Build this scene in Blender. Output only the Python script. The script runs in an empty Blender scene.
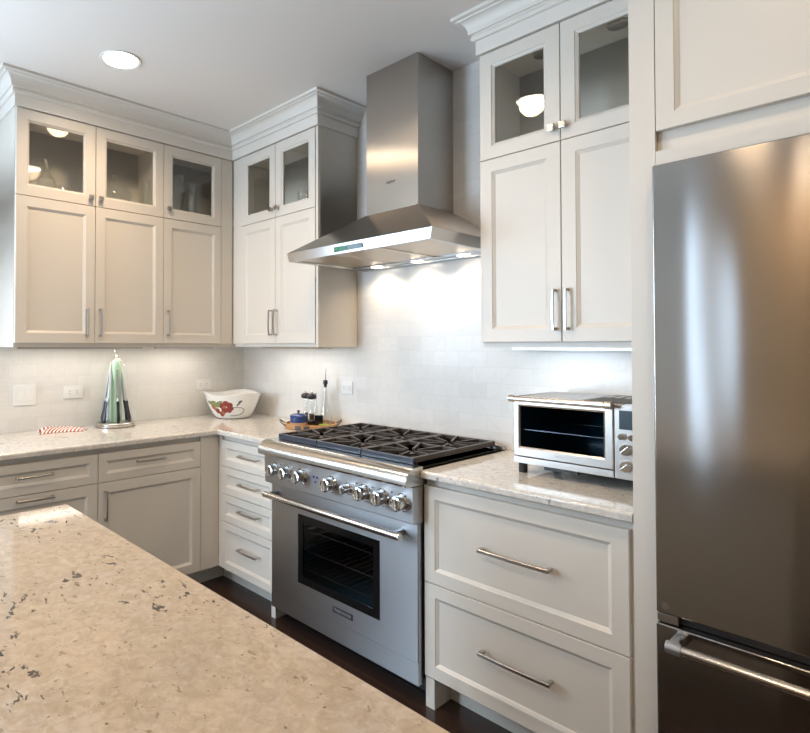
import bpy, bmesh, math, random
from mathutils import Vector, Matrix
PI = math.pi
random.seed(7)
S = bpy.context.scene
COL = S.collection

# ------------------------------------------------------------------ camera
cam = bpy.data.cameras.new('camera')
cam_o = bpy.data.objects.new('camera', cam)
COL.objects.link(cam_o)
cam.sensor_fit = 'HORIZONTAL'
cam.sensor_width = 36.0
cam.lens = 568.11 / 810 * 36
cam.shift_x = 107.88 / 810
cam.shift_y = -30.63 / 810
cam.clip_start = 0.02
cam_o.location = (3.4256, -2.4636, 1.3913)
cam_o.rotation_euler = (PI / 2 + 0.0173, 0, 0.85316)
S.camera = cam_o

# ------------------------------------------------------------------ world, exposure
S.view_settings.view_transform = 'Standard'
S.view_settings.look = 'None'
S.view_settings.gamma = 1.0
S.view_settings.exposure = 0.06
S.cycles.max_bounces = 10
S.cycles.transparent_max_bounces = 16
S.cycles.sample_clamp_indirect = 4.0
S.cycles.caustics_reflective = False
S.cycles.caustics_refractive = False
W = bpy.data.worlds.new('world')
S.world = W
W.use_nodes = True
W.node_tree.nodes['Background'].inputs[0].default_value = (0.55, 0.72, 1.0, 1)
W.node_tree.nodes['Background'].inputs[1].default_value = 1.0

ZC = 2.777   # ceiling height
DAY = (0.68, 0.84, 1.0)
WARM = (1.0, 0.72, 0.46)


def area(name, loc, rot, sx, sy, power, color, spread=None):
    l = bpy.data.lights.new(name, 'AREA')
    l.shape = 'RECTANGLE'
    l.size = sx
    l.size_y = sy
    l.energy = power
    l.color = color
    if spread:
        l.spread = spread
    o = bpy.data.objects.new(name, l)
    o.location = loc
    o.rotation_euler = rot
    COL.objects.link(o)
    return o


# daylight through the windows (each light sits just outside its window opening)
area('daylight', (-0.14, -2.95, 1.75), (0, -PI / 2, 0), 1.25, 1.5, 72, DAY)             # left wall window, faces +x
area('daylight', (0.50, -4.94, 1.3), (PI / 2, 0, 0), 0.85, 2.2, 165, DAY)                 # back wall, faces +y
area('daylight', (2.03, -4.94, 1.4), (PI / 2, 0, 0), 0.25, 2.4, 6, DAY)


# ------------------------------------------------------------------ materials
def mat(name, color=(0.8, 0.8, 0.8), rough=0.5, metal=0.0, **kw):
    m = bpy.data.materials.new(name)
    m.use_nodes = True
    b = m.node_tree.nodes['Principled BSDF']
    b.inputs['Base Color'].default_value = (*color, 1)
    b.inputs['Roughness'].default_value = rough
    b.inputs['Metallic'].default_value = metal
    for k, v in kw.items():
        b.inputs[k.replace('_', ' ')].default_value = v
    return m


class NT:
    def __init__(self, m):
        self.t = m.node_tree
        self.b = self.t.nodes['Principled BSDF']
        self.out = self.t.nodes['Material Output']

    def n(self, typ, ins=None, **props):
        nd = self.t.nodes.new(typ)
        for k, v in props.items():
            setattr(nd, k, v)
        for k, v in (ins or {}).items():
            if isinstance(v, bpy.types.NodeSocket):
                self.t.links.new(v, nd.inputs[k])
            else:
                nd.inputs[k].default_value = v
        return nd

    def l(self, a, b):
        self.t.links.new(a, b)

    def coords(self, scale=(1, 1, 1), rot=(0, 0, 0)):
        g = self.n('ShaderNodeNewGeometry')
        mp = self.n('ShaderNodeMapping', {'Vector': g.outputs['Position'], 'Scale': scale, 'Rotation': rot})
        return mp.outputs[0]

    def ramp(self, fac, stops):
        r = self.n('ShaderNodeValToRGB', {'Fac': fac})
        e = r.color_ramp.elements
        while len(e) < len(stops):
            e.new(0.5)
        for el, (p, c) in zip(e, stops):
            el.position = p
            el.color = (*c, 1) if len(c) == 3 else c
        return r.outputs[0]

    def mix(self, fac, a, b):
        x = self.n('ShaderNodeMix', data_type='RGBA')
        for s, v in ((0, fac), (6, a), (7, b)):
            if isinstance(v, bpy.types.NodeSocket):
                self.l(v, x.inputs[s])
            else:
                x.inputs[s].default_value = v if s == 0 else (*v, 1)
        return x.outputs[2]

    def noise(self, vec, scale, detail=4, rough=0.55, dist=0.0):
        x = self.n('ShaderNodeTexNoise', {'Vector': vec, 'Scale': scale, 'Detail': detail, 'Roughness': rough, 'Distortion': dist})
        return x.outputs[0]

    def bump(self, h, strength, dist=0.01):
        x = self.n('ShaderNodeBump', {'Height': h, 'Strength': strength, 'Distance': dist})
        self.l(x.outputs[0], self.b.inputs['Normal'])


PAINT = (0.675, 0.628, 0.560)
M = {}
M['paint'] = mat('cabinet_paint', PAINT, 0.38)
M['inside'] = mat('lightened_interior_paint', (0.90, 0.86, 0.78), 0.5)  # cabinet paint made lighter, in place of light reaching the interior
M['wallpaint'] = mat('wall_paint', (0.62, 0.62, 0.60), 0.7)
M['ceil'] = mat('ceiling_paint', (0.84, 0.795, 0.75), 0.8)
M['trimp'] = mat('trim_paint', (0.74, 0.70, 0.645), 0.45)
M['nickel'] = mat('brushed_nickel', (0.50, 0.47, 0.43), 0.28, 1.0)
M['chrome'] = mat('chrome', (0.78, 0.77, 0.75), 0.08, 1.0)
M['black'] = mat('black_plastic', (0.012, 0.012, 0.013), 0.35)
M['iron'] = mat('cast_iron', (0.060, 0.048, 0.040), 0.40)
M['ironblue'] = mat('enamelled_iron', (0.035, 0.042, 0.06), 0.28)
M['enamel'] = mat('black_enamel', (0.006, 0.006, 0.006), 0.12, 0.0, Specular_IOR_Level=0.3)
M['cavity'] = mat('blue_oven_enamel', (0.05, 0.17, 0.24), 0.25)
M['rackwire'] = mat('rack_wire', (0.6, 0.6, 0.62), 0.25, 1.0)
M['plate'] = mat('white_plate_plastic', (0.80, 0.80, 0.78), 0.35)
M['slot'] = mat('dark_slot', (0.10, 0.10, 0.10), 0.5)
M['cobalt'] = mat('blue_enamel', (0.03, 0.06, 0.20), 0.15)
M['terracotta'] = mat('tan_stoneware', (0.55, 0.36, 0.22), 0.4)
M['darkglass'] = mat('dark_liquid', (0.01, 0.01, 0.012), 0.08)
M['handleblk'] = mat('knife_handle_black', (0.012, 0.012, 0.02), 0.3)
M['blade'] = mat('knife_blade_steel', (0.50, 0.50, 0.50), 0.4, 0.8)
M['limegreen'] = mat('lime_green_ceramic', (0.30, 0.42, 0.05), 0.4)
M['logo'] = mat('dark_lettering', (0.05, 0.05, 0.06), 0.4)
M['badge'] = mat('badge_black', (0.03, 0.03, 0.035), 0.3)
M['badgetext'] = mat('badge_silver', (0.6, 0.6, 0.6), 0.3, 0.6)
M['lcd'] = mat('lcd_panel', (0.04, 0.07, 0.09), 0.15)
M['blueink'] = mat('blue_marking', (0.03, 0.08, 0.35), 0.4)
M['rubber'] = mat('rubber_foot', (0.02, 0.02, 0.02), 0.6)

def emis(name, color, strength):
    m = mat(name, (0, 0, 0), 0.5)
    b = m.node_tree.nodes['Principled BSDF']
    b.inputs['Emission Color'].default_value = (*color, 1)
    b.inputs['Emission Strength'].default_value = strength
    return m
M['lampglow'] = emis('lamp_lens', (1.0, 0.86, 0.68), 24)
M['hoodglow'] = emis('halogen_lens', (1.0, 0.88, 0.72), 20)
M['lcdglow'] = emis('green_lcd', (0.05, 0.55, 0.22), 0.5)
M['underglow'] = emis('led_strip_lens', (1.0, 0.93, 0.82), 6)


def steel(name, base, rough, axis_stretch, aniso=0.0, wave=0.0, mscale=300, rot=0.25):
    m = mat(name, base, rough, 1.0)
    t = NT(m)
    c = t.coords(axis_stretch)
    nz = t.noise(c, mscale, 2, 0.6)
    r = t.n('ShaderNodeMapRange', {'Value': nz, 3: rough * 0.96, 4: rough * 1.05})
    t.l(r.outputs[0], t.b.inputs['Roughness'])
    if aniso:
        t.b.inputs['Anisotropic'].default_value = aniso
        g = t.n('ShaderNodeNewGeometry')
        cr = t.n('ShaderNodeVectorMath', {0: g.outputs['Normal'], 1: (0.0, 0.02, -1.0)}, operation='CROSS_PRODUCT')
        nm = t.n('ShaderNodeVectorMath', {0: cr.outputs[0]}, operation='NORMALIZE')
        t.l(nm.outputs[0], t.b.inputs['Tangent'])
        t.b.inputs['Anisotropic Rotation'].default_value = rot
    if wave:
        c2 = t.coords((1.0, 1.0, 0.16))
        w = t.noise(c2, 4.5, 1, 0.4)
        t.bump(w, 1.0, wave)
    return m
M['steel'] = steel('brushed_stainless', (0.50, 0.51, 0.525), 0.32, (0.02, 1, 1), 0.85)
M['hoodsteel'] = steel('hood_stainless', (0.47, 0.435, 0.395), 0.28, (1, 1, 0.02), 0.96, rot=0.0)
M['fridgesteel'] = steel('fridge_stainless', (0.42, 0.395, 0.37), 0.13, (0.02, 1, 1), 0.93, 0.005)
M['toastersteel'] = steel('toaster_stainless', (0.44, 0.41, 0.38), 0.3, (0.02, 1, 1), 0.4)


def glassy(name, tint=(0.9, 0.92, 0.9), rough=0.0, base=0.05, power=3.0, gloss=(1, 1, 1)):
    m = bpy.data.materials.new(name)
    m.use_nodes = True
    nt = m.node_tree
    nt.nodes.clear()
    out = nt.nodes.new('ShaderNodeOutputMaterial')
    tr = nt.nodes.new('ShaderNodeBsdfTransparent')
    tr.inputs[0].default_value = (*tint, 1)
    gl = nt.nodes.new('ShaderNodeBsdfGlossy')
    gl.inputs['Roughness'].default_value = rough
    gl.inputs['Color'].default_value = (*gloss, 1)
    lw = nt.nodes.new('ShaderNodeLayerWeight')
    lw.inputs[0].default_value = 0.5
    p = nt.nodes.new('ShaderNodeMath'); p.operation = 'POWER'
    nt.links.new(lw.outputs['Facing'], p.inputs[0]); p.inputs[1].default_value = power
    ma = nt.nodes.new('ShaderNodeMath'); ma.operation = 'MULTIPLY_ADD'
    nt.links.new(p.outputs[0], ma.inputs[0]); ma.inputs[1].default_value = 0.8; ma.inputs[2].default_value = base
    mx = nt.nodes.new('ShaderNodeMixShader')
    nt.links.new(ma.outputs[0], mx.inputs[0])
    nt.links.new(tr.outputs[0], mx.inputs[1])
    nt.links.new(gl.outputs[0], mx.inputs[2])
    nt.links.new(mx.outputs[0], out.inputs[0])
    return m
M['pane'] = glassy('cabinet_glass', (0.985, 0.985, 0.97), 0.0, 0.035, 4)
M['windowglass'] = glassy('window_glass', (0.96, 0.98, 1.0), 0.0, 0.04, 4)
M['toasterglass'] = glassy('toaster_door_glass', (0.62, 0.64, 0.66), 0.03, 0.0, 5)
M['ovenglass'] = glassy('oven_door_glass', (0.72, 0.74, 0.77), 0.03, 0.02, 4.5)
M['clear'] = glassy('clear_glass', (0.93, 0.95, 0.94), 0.02, 0.10, 2.2)
M['dome'] = glassy('acrylic_dome', (0.985, 0.995, 0.985), 0.04, 0.02, 4.5)
M['greenglass'] = mat('pale_green_acrylic', (0.52, 0.76, 0.56), 0.25, 0.0, Alpha=0.75)


def make_granite(name, warm, cool, dark_amt):
    m = mat(name, (0.7, 0.6, 0.5), 0.09)
    t = NT(m)
    p = t.coords()
    big = t.noise(p, 5.5, 5, 0.6, 0.6)
    base = t.ramp(big, [(0.34, cool), (0.52, warm), (0.70, tuple(c * 1.08 for c in warm))])
    mid = t.noise(p, 42, 5, 0.68, 0.8)
    base = t.mix(t.ramp(mid, [(0.40, (0, 0, 0)), (0.62, (1, 1, 1))]), base, tuple(c * 0.80 for c in warm))
    mid2 = t.noise(t.coords(rot=(0.3, 0.2, 0.5)), 95, 4, 0.7)
    base = t.mix(t.ramp(mid2, [(0.55, (0, 0, 0)), (0.68, (0.25, 0.25, 0.25))]), base, (0.66, 0.60, 0.52))
    # brown garnet-like patches
    v = t.noise(t.coords((1, 1.5, 1), (0, 0, 0.9)), 42, 3, 0.55, 0.4)
    base = t.mix(t.ramp(v, [(0.655, (0, 0, 0)), (0.70, (0.7, 0.7, 0.7))]), base, (0.20, 0.14, 0.09))
    # small dark flecks
    v2 = t.noise(t.coords(rot=(0.4, 0, 0.3)), 62, 3, 0.6)
    base = t.mix(t.ramp(v2, [(0.68, (0, 0, 0)), (0.72, (0.9, 0.9, 0.9))]), base, (0.10, 0.075, 0.055))
    # sparse black clusters: elongated, gathered along drifts
    drift = t.noise(t.coords((1.0, 2.2, 1.0), (0, 0, 0.35)), 2.6, 2, 0.5, 0.4)
    cl = t.noise(t.coords((1, 1.9, 1), (0, 0, 0.45)), 26, 4, 0.6, 0.5)
    f = t.n('ShaderNodeMath', {0: t.ramp(drift, [(0.52, (0, 0, 0)), (0.60, (1, 1, 1))]),
                               1: t.ramp(cl, [(0.60, (0, 0, 0)), (0.63, (1, 1, 1))])}, operation='MULTIPLY')
    f2 = t.n('ShaderNodeMath', {0: f.outputs[0], 1: dark_amt}, operation='MULTIPLY')
    base = t.mix(f2.outputs[0], base, (0.045, 0.04, 0.038))
    t.l(base, t.b.inputs['Base Color'])
    t.b.inputs['Specular IOR Level'].default_value = 0.5
    return m
M['granite'] = make_granite('island_granite', (0.47, 0.375, 0.275), (0.46, 0.395, 0.325), 0.95)
M['granite2'] = make_granite('counter_granite', (0.70, 0.66, 0.60), (0.66, 0.65, 0.62), 0.6)


def make_tile():
    m = mat('marble_subway_tile', (0.8, 0.78, 0.75), 0.2)
    t = NT(m)
    g = t.n('ShaderNodeNewGeometry')
    sx = t.n('ShaderNodeSeparateXYZ', {0: g.outputs['Position']})
    add = t.n('ShaderNodeMath', {0: sx.outputs[0], 1: sx.outputs[1]}, operation='SUBTRACT')
    zz = t.n('ShaderNodeMath', {0: sx.outputs[2], 1: 0.908}, operation='SUBTRACT')
    cv = t.n('ShaderNodeCombineXYZ', {0: add.outputs[0], 1: zz.outputs[0]})
    br = t.n('ShaderNodeTexBrick', {'Vector': cv.outputs[0], 'Scale': 1.0, 'Mortar Size': 0.0013, 'Mortar Smooth': 0.3,
                                    'Brick Width': 0.152, 'Row Height': 0.076, 'Bias': 0.0,
                                    'Color1': (0.73, 0.71, 0.675, 1), 'Color2': (0.785, 0.765, 0.73, 1), 'Mortar': (0.70, 0.68, 0.65, 1)})
    vein = t.noise(t.coords(rot=(0.2, 0.1, 0.3)), 5, 6, 0.65, 1.5)
    f = t.ramp(vein, [(0.46, (0, 0, 0)), (0.50, (0.18, 0.18, 0.18)), (0.54, (0, 0, 0))])
    c = t.mix(f, br.outputs[0], (0.60, 0.59, 0.57))
    t.l(c, t.b.inputs['Base Color'])
    inv = t.n('ShaderNodeMath', {0: 1.0, 1: br.outputs[1]}, operation='SUBTRACT')
    t.bump(inv.outputs[0], 0.25, 0.001)
    return m
M['tile'] = make_tile()


def make_floor():
    m = mat('dark_hardwood', (0.03, 0.018, 0.013), 0.22)
    t = NT(m)
    g = t.coords()
    br = t.n('ShaderNodeTexBrick', {'Vector': g, 'Scale': 1.0, 'Mortar Size': 0.0012, 'Brick Width': 1.3, 'Row Height': 0.083,
                                    'Color1': (0.030, 0.017, 0.013, 1), 'Color2': (0.052, 0.029, 0.021, 1), 'Mortar': (0.008, 0.005, 0.004, 1)},
             offset=0.37)
    gr = t.noise(t.coords((1.2, 22, 1)), 6, 6, 0.6, 0.5)
    c = t.mix(t.ramp(gr, [(0.35, (0, 0, 0)), (0.7, (0.6, 0.6, 0.6))]), br.outputs[0], (0.016, 0.009, 0.007))
    t.l(c, t.b.inputs['Base Color'])
    inv = t.n('ShaderNodeMath', {0: 1.0, 1: br.outputs[1]}, operation='SUBTRACT')
    t.bump(inv.outputs[0], 0.4, 0.001)
    return m
M['floor'] = make_floor()


def make_wood():
    m = mat('tray_wood', (0.5, 0.27, 0.11), 0.4)
    t = NT(m)
    gr = t.noise(t.coords((3, 24, 3), (0, 0, 0.5)), 5, 5, 0.6, 0.6)
    t.l(t.ramp(gr, [(0.3, (0.36, 0.17, 0.06)), (0.7, (0.62, 0.36, 0.16))]), t.b.inputs['Base Color'])
    return m
M['wood'] = make_wood()


def make_stripe():
    m = mat('striped_cotton', (0.8, 0.75, 0.7), 0.9)
    t = NT(m)
    tc = t.n('ShaderNodeTexCoord')
    sx = t.n('ShaderNodeSeparateXYZ', {0: tc.outputs['UV']})
    w = t.n('ShaderNodeMath', {0: sx.outputs[0], 1: 12.0}, operation='MULTIPLY')
    fr = t.n('ShaderNodeMath', {0: w.outputs[0]}, operation='FRACT')
    t.l(t.ramp(fr.outputs[0], [(0.0, (0.36, 0.06, 0.055)), (0.44, (0.36, 0.06, 0.055)), (0.50, (0.80, 0.74, 0.68)), (0.94, (0.80, 0.74, 0.68))]),
        t.b.inputs['Base Color'])
    nz = t.noise(t.coords(), 900, 2)
    t.bump(nz, 0.3, 0.001)
    return m
M['stripe'] = make_stripe()


def make_bowl():
    m = mat('white_painted_ceramic', (0.80, 0.79, 0.76), 0.12)
    return m
M['ceramic'] = make_bowl()
M['fruitred'] = mat('painted_fruit_red', (0.26, 0.045, 0.03), 0.2)
M['fruitorange'] = mat('painted_fruit_orange', (0.38, 0.14, 0.06), 0.2)
M['leafgreen'] = mat('painted_leaf_green', (0.22, 0.25, 0.10), 0.25)
M['stem'] = mat('painted_stem_dark', (0.10, 0.10, 0.08), 0.3)

# filter of the hood: brushed metal with fine slats
def make_filter():
    m = mat('hood_filter_mesh', (0.60, 0.52, 0.43), 0.3, 1.0)
    t = NT(m)
    sx = t.n('ShaderNodeSeparateXYZ', {0: t.coords()})
    w = t.n('ShaderNodeMath', {0: sx.outputs[1], 1: 420.0}, operation='MULTIPLY')
    s = t.n('ShaderNodeMath', {0: w.outputs[0]}, operation='SINE')
    t.bump(s.outputs[0], 0.5, 0.0015)
    return m
M['filter'] = make_filter()


# ------------------------------------------------------------------ mesh helpers
class B:
    """collects simple shapes into one mesh"""
    def __init__(self):
        self.bm = bmesh.new()

    def box(self, x0, x1, y0, y1, z0, z1, bev=0.0):
        if x0 > x1: x0, x1 = x1, x0
        if y0 > y1: y0, y1 = y1, y0
        if z0 > z1: z0, z1 = z1, z0
        t = bmesh.new()
        vs = [t.verts.new((x, y, z)) for x in (x0, x1) for y in (y0, y1) for z in (z0, z1)]
        for f in ((0, 1, 3, 2), (4, 6, 7, 5), (0, 4, 5, 1), (2, 3, 7, 6), (0, 2, 6, 4), (1, 5, 7, 3)):
            t.faces.new([vs[i] for i in f])
        if bev:
            bmesh.ops.bevel(t, geom=list(t.edges), offset=min(bev, 0.45 * min(x1 - x0, y1 - y0, z1 - z0)), segments=2, profile=0.5, affect='EDGES')
        self.merge(t)
        return self

    def merge(self, t, mtx=None):
        if mtx: bmesh.ops.transform(t, matrix=mtx, verts=t.verts)
        me = bpy.data.meshes.new('tmp')
        t.to_mesh(me); t.free()
        self.bm.from_mesh(me)
        bpy.data.meshes.remove(me)

    def poly(self, pts, faces):
        vs = [self.bm.verts.new(p) for p in pts]
        for f in faces:
            self.bm.faces.new([vs[i] for i in f])
        return self

    def frustum(self, a, za, b, zb):
        """a, b = (x0,x1,y0,y1) rectangles at heights za, zb"""
        def r(q, z): return [(q[0], q[2], z), (q[1], q[2], z), (q[1], q[3], z), (q[0], q[3], z)]
        return self.poly(r(a, za) + r(b, zb), [(3, 2, 1, 0), (4, 5, 6, 7), (0, 1, 5, 4), (1, 2, 6, 5), (2, 3, 7, 6), (3, 0, 4, 7)])

    def lathe(self, prof, c=(0, 0, 0), n=32, axis='z', closed=False):
        rings = []
        for (r, h) in prof:
            ring = []
            for i in range(n):
                a = 2 * PI * i / n
                p = (r * math.cos(a), r * math.sin(a), h)
                if axis == 'y': p = (p[0], -p[2], p[1])
                if axis == 'x': p = (p[2], p[0], p[1])
                ring.append(self.bm.verts.new((p[0] + c[0], p[1] + c[1], p[2] + c[2])))
            rings.append(ring)
        for a, b in zip(rings, rings[1:]):
            for i in range(n):
                j = (i + 1) % n
                self.bm.faces.new((a[i], a[j], b[j], b[i]))
        if closed:
            for q in (rings[0][::-1], rings[-1]): self.bm.faces.new(q)
        return self

    def tube(self, pts, r, n=8, closed=False):
        pts = [Vector(p) for p in pts]
        m = len(pts)
        rings = []
        up = None
        for i, p in enumerate(pts):
            if closed:
                d = (pts[(i + 1) % m] - pts[i - 1]).normalized()
            else:
                d = (pts[min(i + 1, m - 1)] - pts[max(i - 1, 0)]).normalized()
            if up is None:
                up = Vector((0, 0, 1)) if abs(d.z) < 0.9 else Vector((1, 0, 0))
            s = d.cross(up).normalized()
            up = s.cross(d).normalized()
            rr = r[i] if isinstance(r, (list, tuple)) else r
            rings.append([self.bm.verts.new(p + (s * math.cos(a) + up * math.sin(a)) * rr) for a in [2 * PI * k / n + PI / n for k in range(n)]])
        seq = list(zip(rings, rings[1:] + ([rings[0]] if closed else [])))
        if not closed: seq = list(zip(rings, rings[1:]))
        for a, b in seq:
            for i in range(n):
                j = (i + 1) % n
                self.bm.faces.new((a[i], a[j], b[j], b[i]))
        if not closed:
            self.bm.faces.new(rings[0][::-1]); self.bm.faces.new(rings[-1])
        return self

    def prism(self, prof, x0, x1, axis='x'):
        """prof = closed list of (a,b); axis x: (y,z); axis z: (x,y); axis y: (x,z)"""
        def P(a, b, t):
            return {'x': (t, a, b), 'y': (a, t, b), 'z': (a, b, t)}[axis]
        n = len(prof)
        self.poly([P(a, b, x0) for a, b in prof] + [P(a, b, x1) for a, b in prof],
                  [tuple(range(n))[::-1], tuple(range(n, 2 * n))] + [(i, (i + 1) % n, n + (i + 1) % n, n + i) for i in range(n)])
        return self

    def make(self, name, material, parent=None, bevel=0.0, seg=2, angle=32, subdiv=0):
        bm = self.bm
        bmesh.ops.remove_doubles(bm, verts=bm.verts, dist=1e-6)
        bmesh.ops.recalc_face_normals(bm, faces=bm.faces)
        if bevel:
            es = [e for e in bm.edges if len(e.link_faces) == 2 and e.calc_face_angle(0) > math.radians(40)]
            bmesh.ops.bevel(bm, geom=es, offset=bevel, segments=seg, profile=0.5, affect='EDGES', clamp_overlap=True)
        for e in bm.edges:
            if len(e.link_faces) == 2 and e.calc_face_angle(0) > math.radians(angle):
                e.smooth = False
        for f in bm.faces: f.smooth = True
        me = bpy.data.meshes.new(name)
        bm.to_mesh(me); bm.free()
        me.materials.append(material)
        o = bpy.data.objects.new(name, me)
        COL.objects.link(o)
        if parent is not None: o.parent = parent
        wn = o.modifiers.new('weighted_normals', 'WEIGHTED_NORMAL'); wn.keep_sharp = True; wn.weight = 100
        if subdiv:
            md = o.modifiers.new('s', 'SUBSURF'); md.levels = subdiv; md.render_levels = subdiv
        return o


def thing(name, label, cat, loc=(0, 0, 0), rz=0.0, group=None):
    o = bpy.data.objects.new(name, None)
    o.empty_display_size = 0.1
    COL.objects.link(o)
    o.location = loc
    o.rotation_euler = (0, 0, rz)
    o['label'] = label
    o['category'] = cat
    if group: o['group'] = group
    return o


def tag(o, label, cat, group=None):
    o['label'] = label; o['category'] = cat
    if group: o['group'] = group
    return o


def struct(o):
    o['kind'] = 'structure'
    return o


def text(name, body, size, material, parent, loc, rot, depth=0.0005, align='CENTER'):
    cu = bpy.data.curves.new(name, 'FONT')
    cu.body = body; cu.size = size; cu.extrude = depth; cu.align_x = align; cu.align_y = 'CENTER'
    t = bpy.data.objects.new(name + '_tmp', cu)
    COL.objects.link(t)
    dg = bpy.context.evaluated_depsgraph_get()
    me = bpy.data.meshes.new_from_object(t.evaluated_get(dg))
    me.name = name
    bpy.data.objects.remove(t)
    bpy.data.curves.remove(cu)
    me.materials.clear(); me.materials.append(material)
    o = bpy.data.objects.new(name, me)
    COL.objects.link(o)
    o.location = loc; o.rotation_euler = rot
    if parent is not None: o.parent = parent
    return o


# ------------------------------------------------------------------ room shell
RX, RY = 5.4, -4.8
struct(B().box(-0.1, RX + 0.1, RY - 0.1, 0.1, -0.08, 0).make('floor', M['floor']))
struct(B().box(-0.1, RX + 0.1, RY - 0.1, 0.1, ZC, ZC + 0.08).make('ceiling', M['ceil']))
struct(B().box(-0.1, RX + 0.1, 0, 0.1, 0, ZC).make('wall_front', M['tile']))
struct(B().box(RX, RX + 0.1, RY, 0, 0, ZC).make('wall_right', mat('warm_wall_paint', (0.62, 0.55, 0.45), 0.7)))
# left wall: tiled as far as the cabinet end, painted beyond, with the window over the counter
w = B()
WY0, WY1, WZ0, WZ1 = -3.75, -2.15, 1.1, 2.4
struct(B().box(-0.1, 0, -1.66, 0, 0, ZC).make('wall_left', M['tile']))
w.box(-0.1, 0, WY1, -1.66, 0, ZC).box(-0.1, 0, WY0, WY1, 0, WZ0).box(-0.1, 0, WY0, WY1, WZ1, ZC).box(-0.1, 0, RY, WY0, 0, ZC)
struct(w.make('wall_left', M['wallpaint']))
OPEN = [(0.06, 0.94), (1.91, 2.16)]
w = B()
xs = 0.0
for a, b in OPEN:
    w.box(xs, a, RY - 0.1, RY, 0, ZC); w.box(a, b, RY - 0.1, RY, 0, 0.15); w.box(a, b, RY - 0.1, RY, 2.5, ZC); xs = b
struct(w.make('wall_back', M['wallpaint']))
struct(B().box(xs, RX, RY - 0.1, RY, 0, ZC).make('wall_back', mat('warm_light_wall_tint', (0.52, 0.37, 0.22), 0.6)))  # golden tint stands in for warm lamplight that the refrigerator mirrors


def window(n, x0, x1, z0, z1, loc, rz, nx, nz):
    fr = B()
    t = 0.05
    fr.box(x0, x0 + t, -0.08, 0.02, z0, z1).box(x1 - t, x1, -0.08, 0.02, z0, z1).box(x0, x1, -0.08, 0.02, z0, z0 + t).box(x0, x1, -0.08, 0.02, z1 - t, z1)
    for i in range(1, nx):
        x = x0 + (x1 - x0) * i / nx
        fr.box(x - 0.012, x + 0.012, -0.055, -0.02, z0, z1)
    for i in range(1, nz):
        z = z0 + (z1 - z0) * i / nz
        fr.box(x0, x1, -0.055, -0.02, z - 0.012, z + 0.012)
    o = struct(fr.make('window_%d' % n, M['trimp']))
    o.location = loc; o.rotation_euler = (0, 0, rz)
    B().box(x0 + t, x1 - t, -0.041, -0.037, z0 + t, z1 - t).make('pane', M['windowglass'], o)
    return o
window(1, 0, 1.6, WZ0, WZ1, (0, WY1, 0), -PI / 2, 4, 2)
window(2, OPEN[0][0], OPEN[0][1], 0.15, 2.5, (0, RY, 0), 0, 4, 5)
window(3, OPEN[1][0], OPEN[1][1], 0.15, 2.5, (0, RY, 0), 0, 1, 3)


# ------------------------------------------------------------------ cabinet parts
def fill_ring(bm, a, b):
    for i in range(4):
        j = (i + 1) % 4
        bm.faces.new((a[i], a[j], b[j], b[i]))


def front(parent, name, x0, x1, z0, z1, yf, t=0.02, stile=0.052, glass=False, gap=0.0016, rail=None):
    """shaker front with an inner bead; local frame, faces -y"""
    x0 += gap; x1 -= gap; z0 += gap; z1 -= gap
    k = B()
    def ring(i, y):
        return [k.bm.verts.new(p) for p in ((x0 + i, y, z0 + i), (x1 - i, y, z0 + i), (x1 - i, y, z1 - i), (x0 + i, y, z1 - i))]
    s = stile
    prof = [(0, yf + t), (0, yf + 0.0015), (0.0015, yf), (s, yf), (s + 0.0015, yf + 0.003), (s + 0.0105, yf + 0.0075), (s + 0.0125, yf + 0.010)]
    rings = [ring(*p) for p in prof]
    if glass:
        rings.append(ring(s + 0.0125, yf + t))
        for a, b in zip(rings, rings[1:]): fill_ring(k.bm, a, b)
        fill_ring(k.bm, rings[-1], rings[0])
    else:
        for a, b in zip(rings, rings[1:]): fill_ring(k.bm, a, b)
        k.bm.faces.new(rings[-1]); k.bm.faces.new(rings[0][::-1])
    o = k.make(name, M['paint'], parent, angle=25)
    if glass:
        i = s + 0.0125
        B().box(x0 + i - 0.001, x1 - i + 0.001, yf + 0.0125, yf + 0.0160, z0 + i - 0.001, z1 - i + 0.001).make('glass_pane', M['pane'], o)
    return o


def tilt_pane(door_, ang):
    """a pane never sits perfectly square in its rebate"""
    me = door_.children[0].data
    c = sum((v.co for v in me.vertices), Vector()) / len(me.vertices)
    me.transform(Matrix.Translation(c) @ Matrix.Rotation(ang, 4, 'Z') @ Matrix.Translation(-c))


TILT = -0.033


def pull(parent, cx, cz, yf, L, vert=False, stand=0.030, th=0.0095):
    k = B()
    h = L / 2
    pts = []
    n = 8
    # slightly bowed bar whose ends turn back into square feet
    for i in range(n + 1):
        u = -1 + 2 * i / n
        pts.append((u * h, yf - stand + 0.004 * u * u))
    def P(a, y, w):
        return (cx + w, y, cz + a) if vert else (cx + a, y, cz + w)
    hw = th / 2
    sec = []
    for a, y in pts:
        sec.append([P(a, y - hw * 0.7, -hw), P(a, y - hw * 0.7, hw), P(a, y + hw * 0.7, hw), P(a, y + hw * 0.7, -hw)])
    vs = [[k.bm.verts.new(p) for p in s] for s in sec]
    for a, b in zip(vs, vs[1:]): fill_ring(k.bm, a, b)
    k.bm.faces.new(vs[0]); k.bm.faces.new(vs[-1][::-1])
    for sgn in (-1, 1):
        a0, a1 = sgn * h, sgn * (h - th * 1.1)
        if vert: k.box(cx - hw, cx + hw, yf + 0.0, yf - stand + 0.004, cz + min(a0, a1), cz + max(a0, a1))
        else: k.box(cx + min(a0, a1), cx + max(a0, a1), yf + 0.0, yf - stand + 0.004, cz - hw, cz + hw)
    return k.make('handle', M['nickel'], parent, bevel=0.0012, seg=1)


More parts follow.
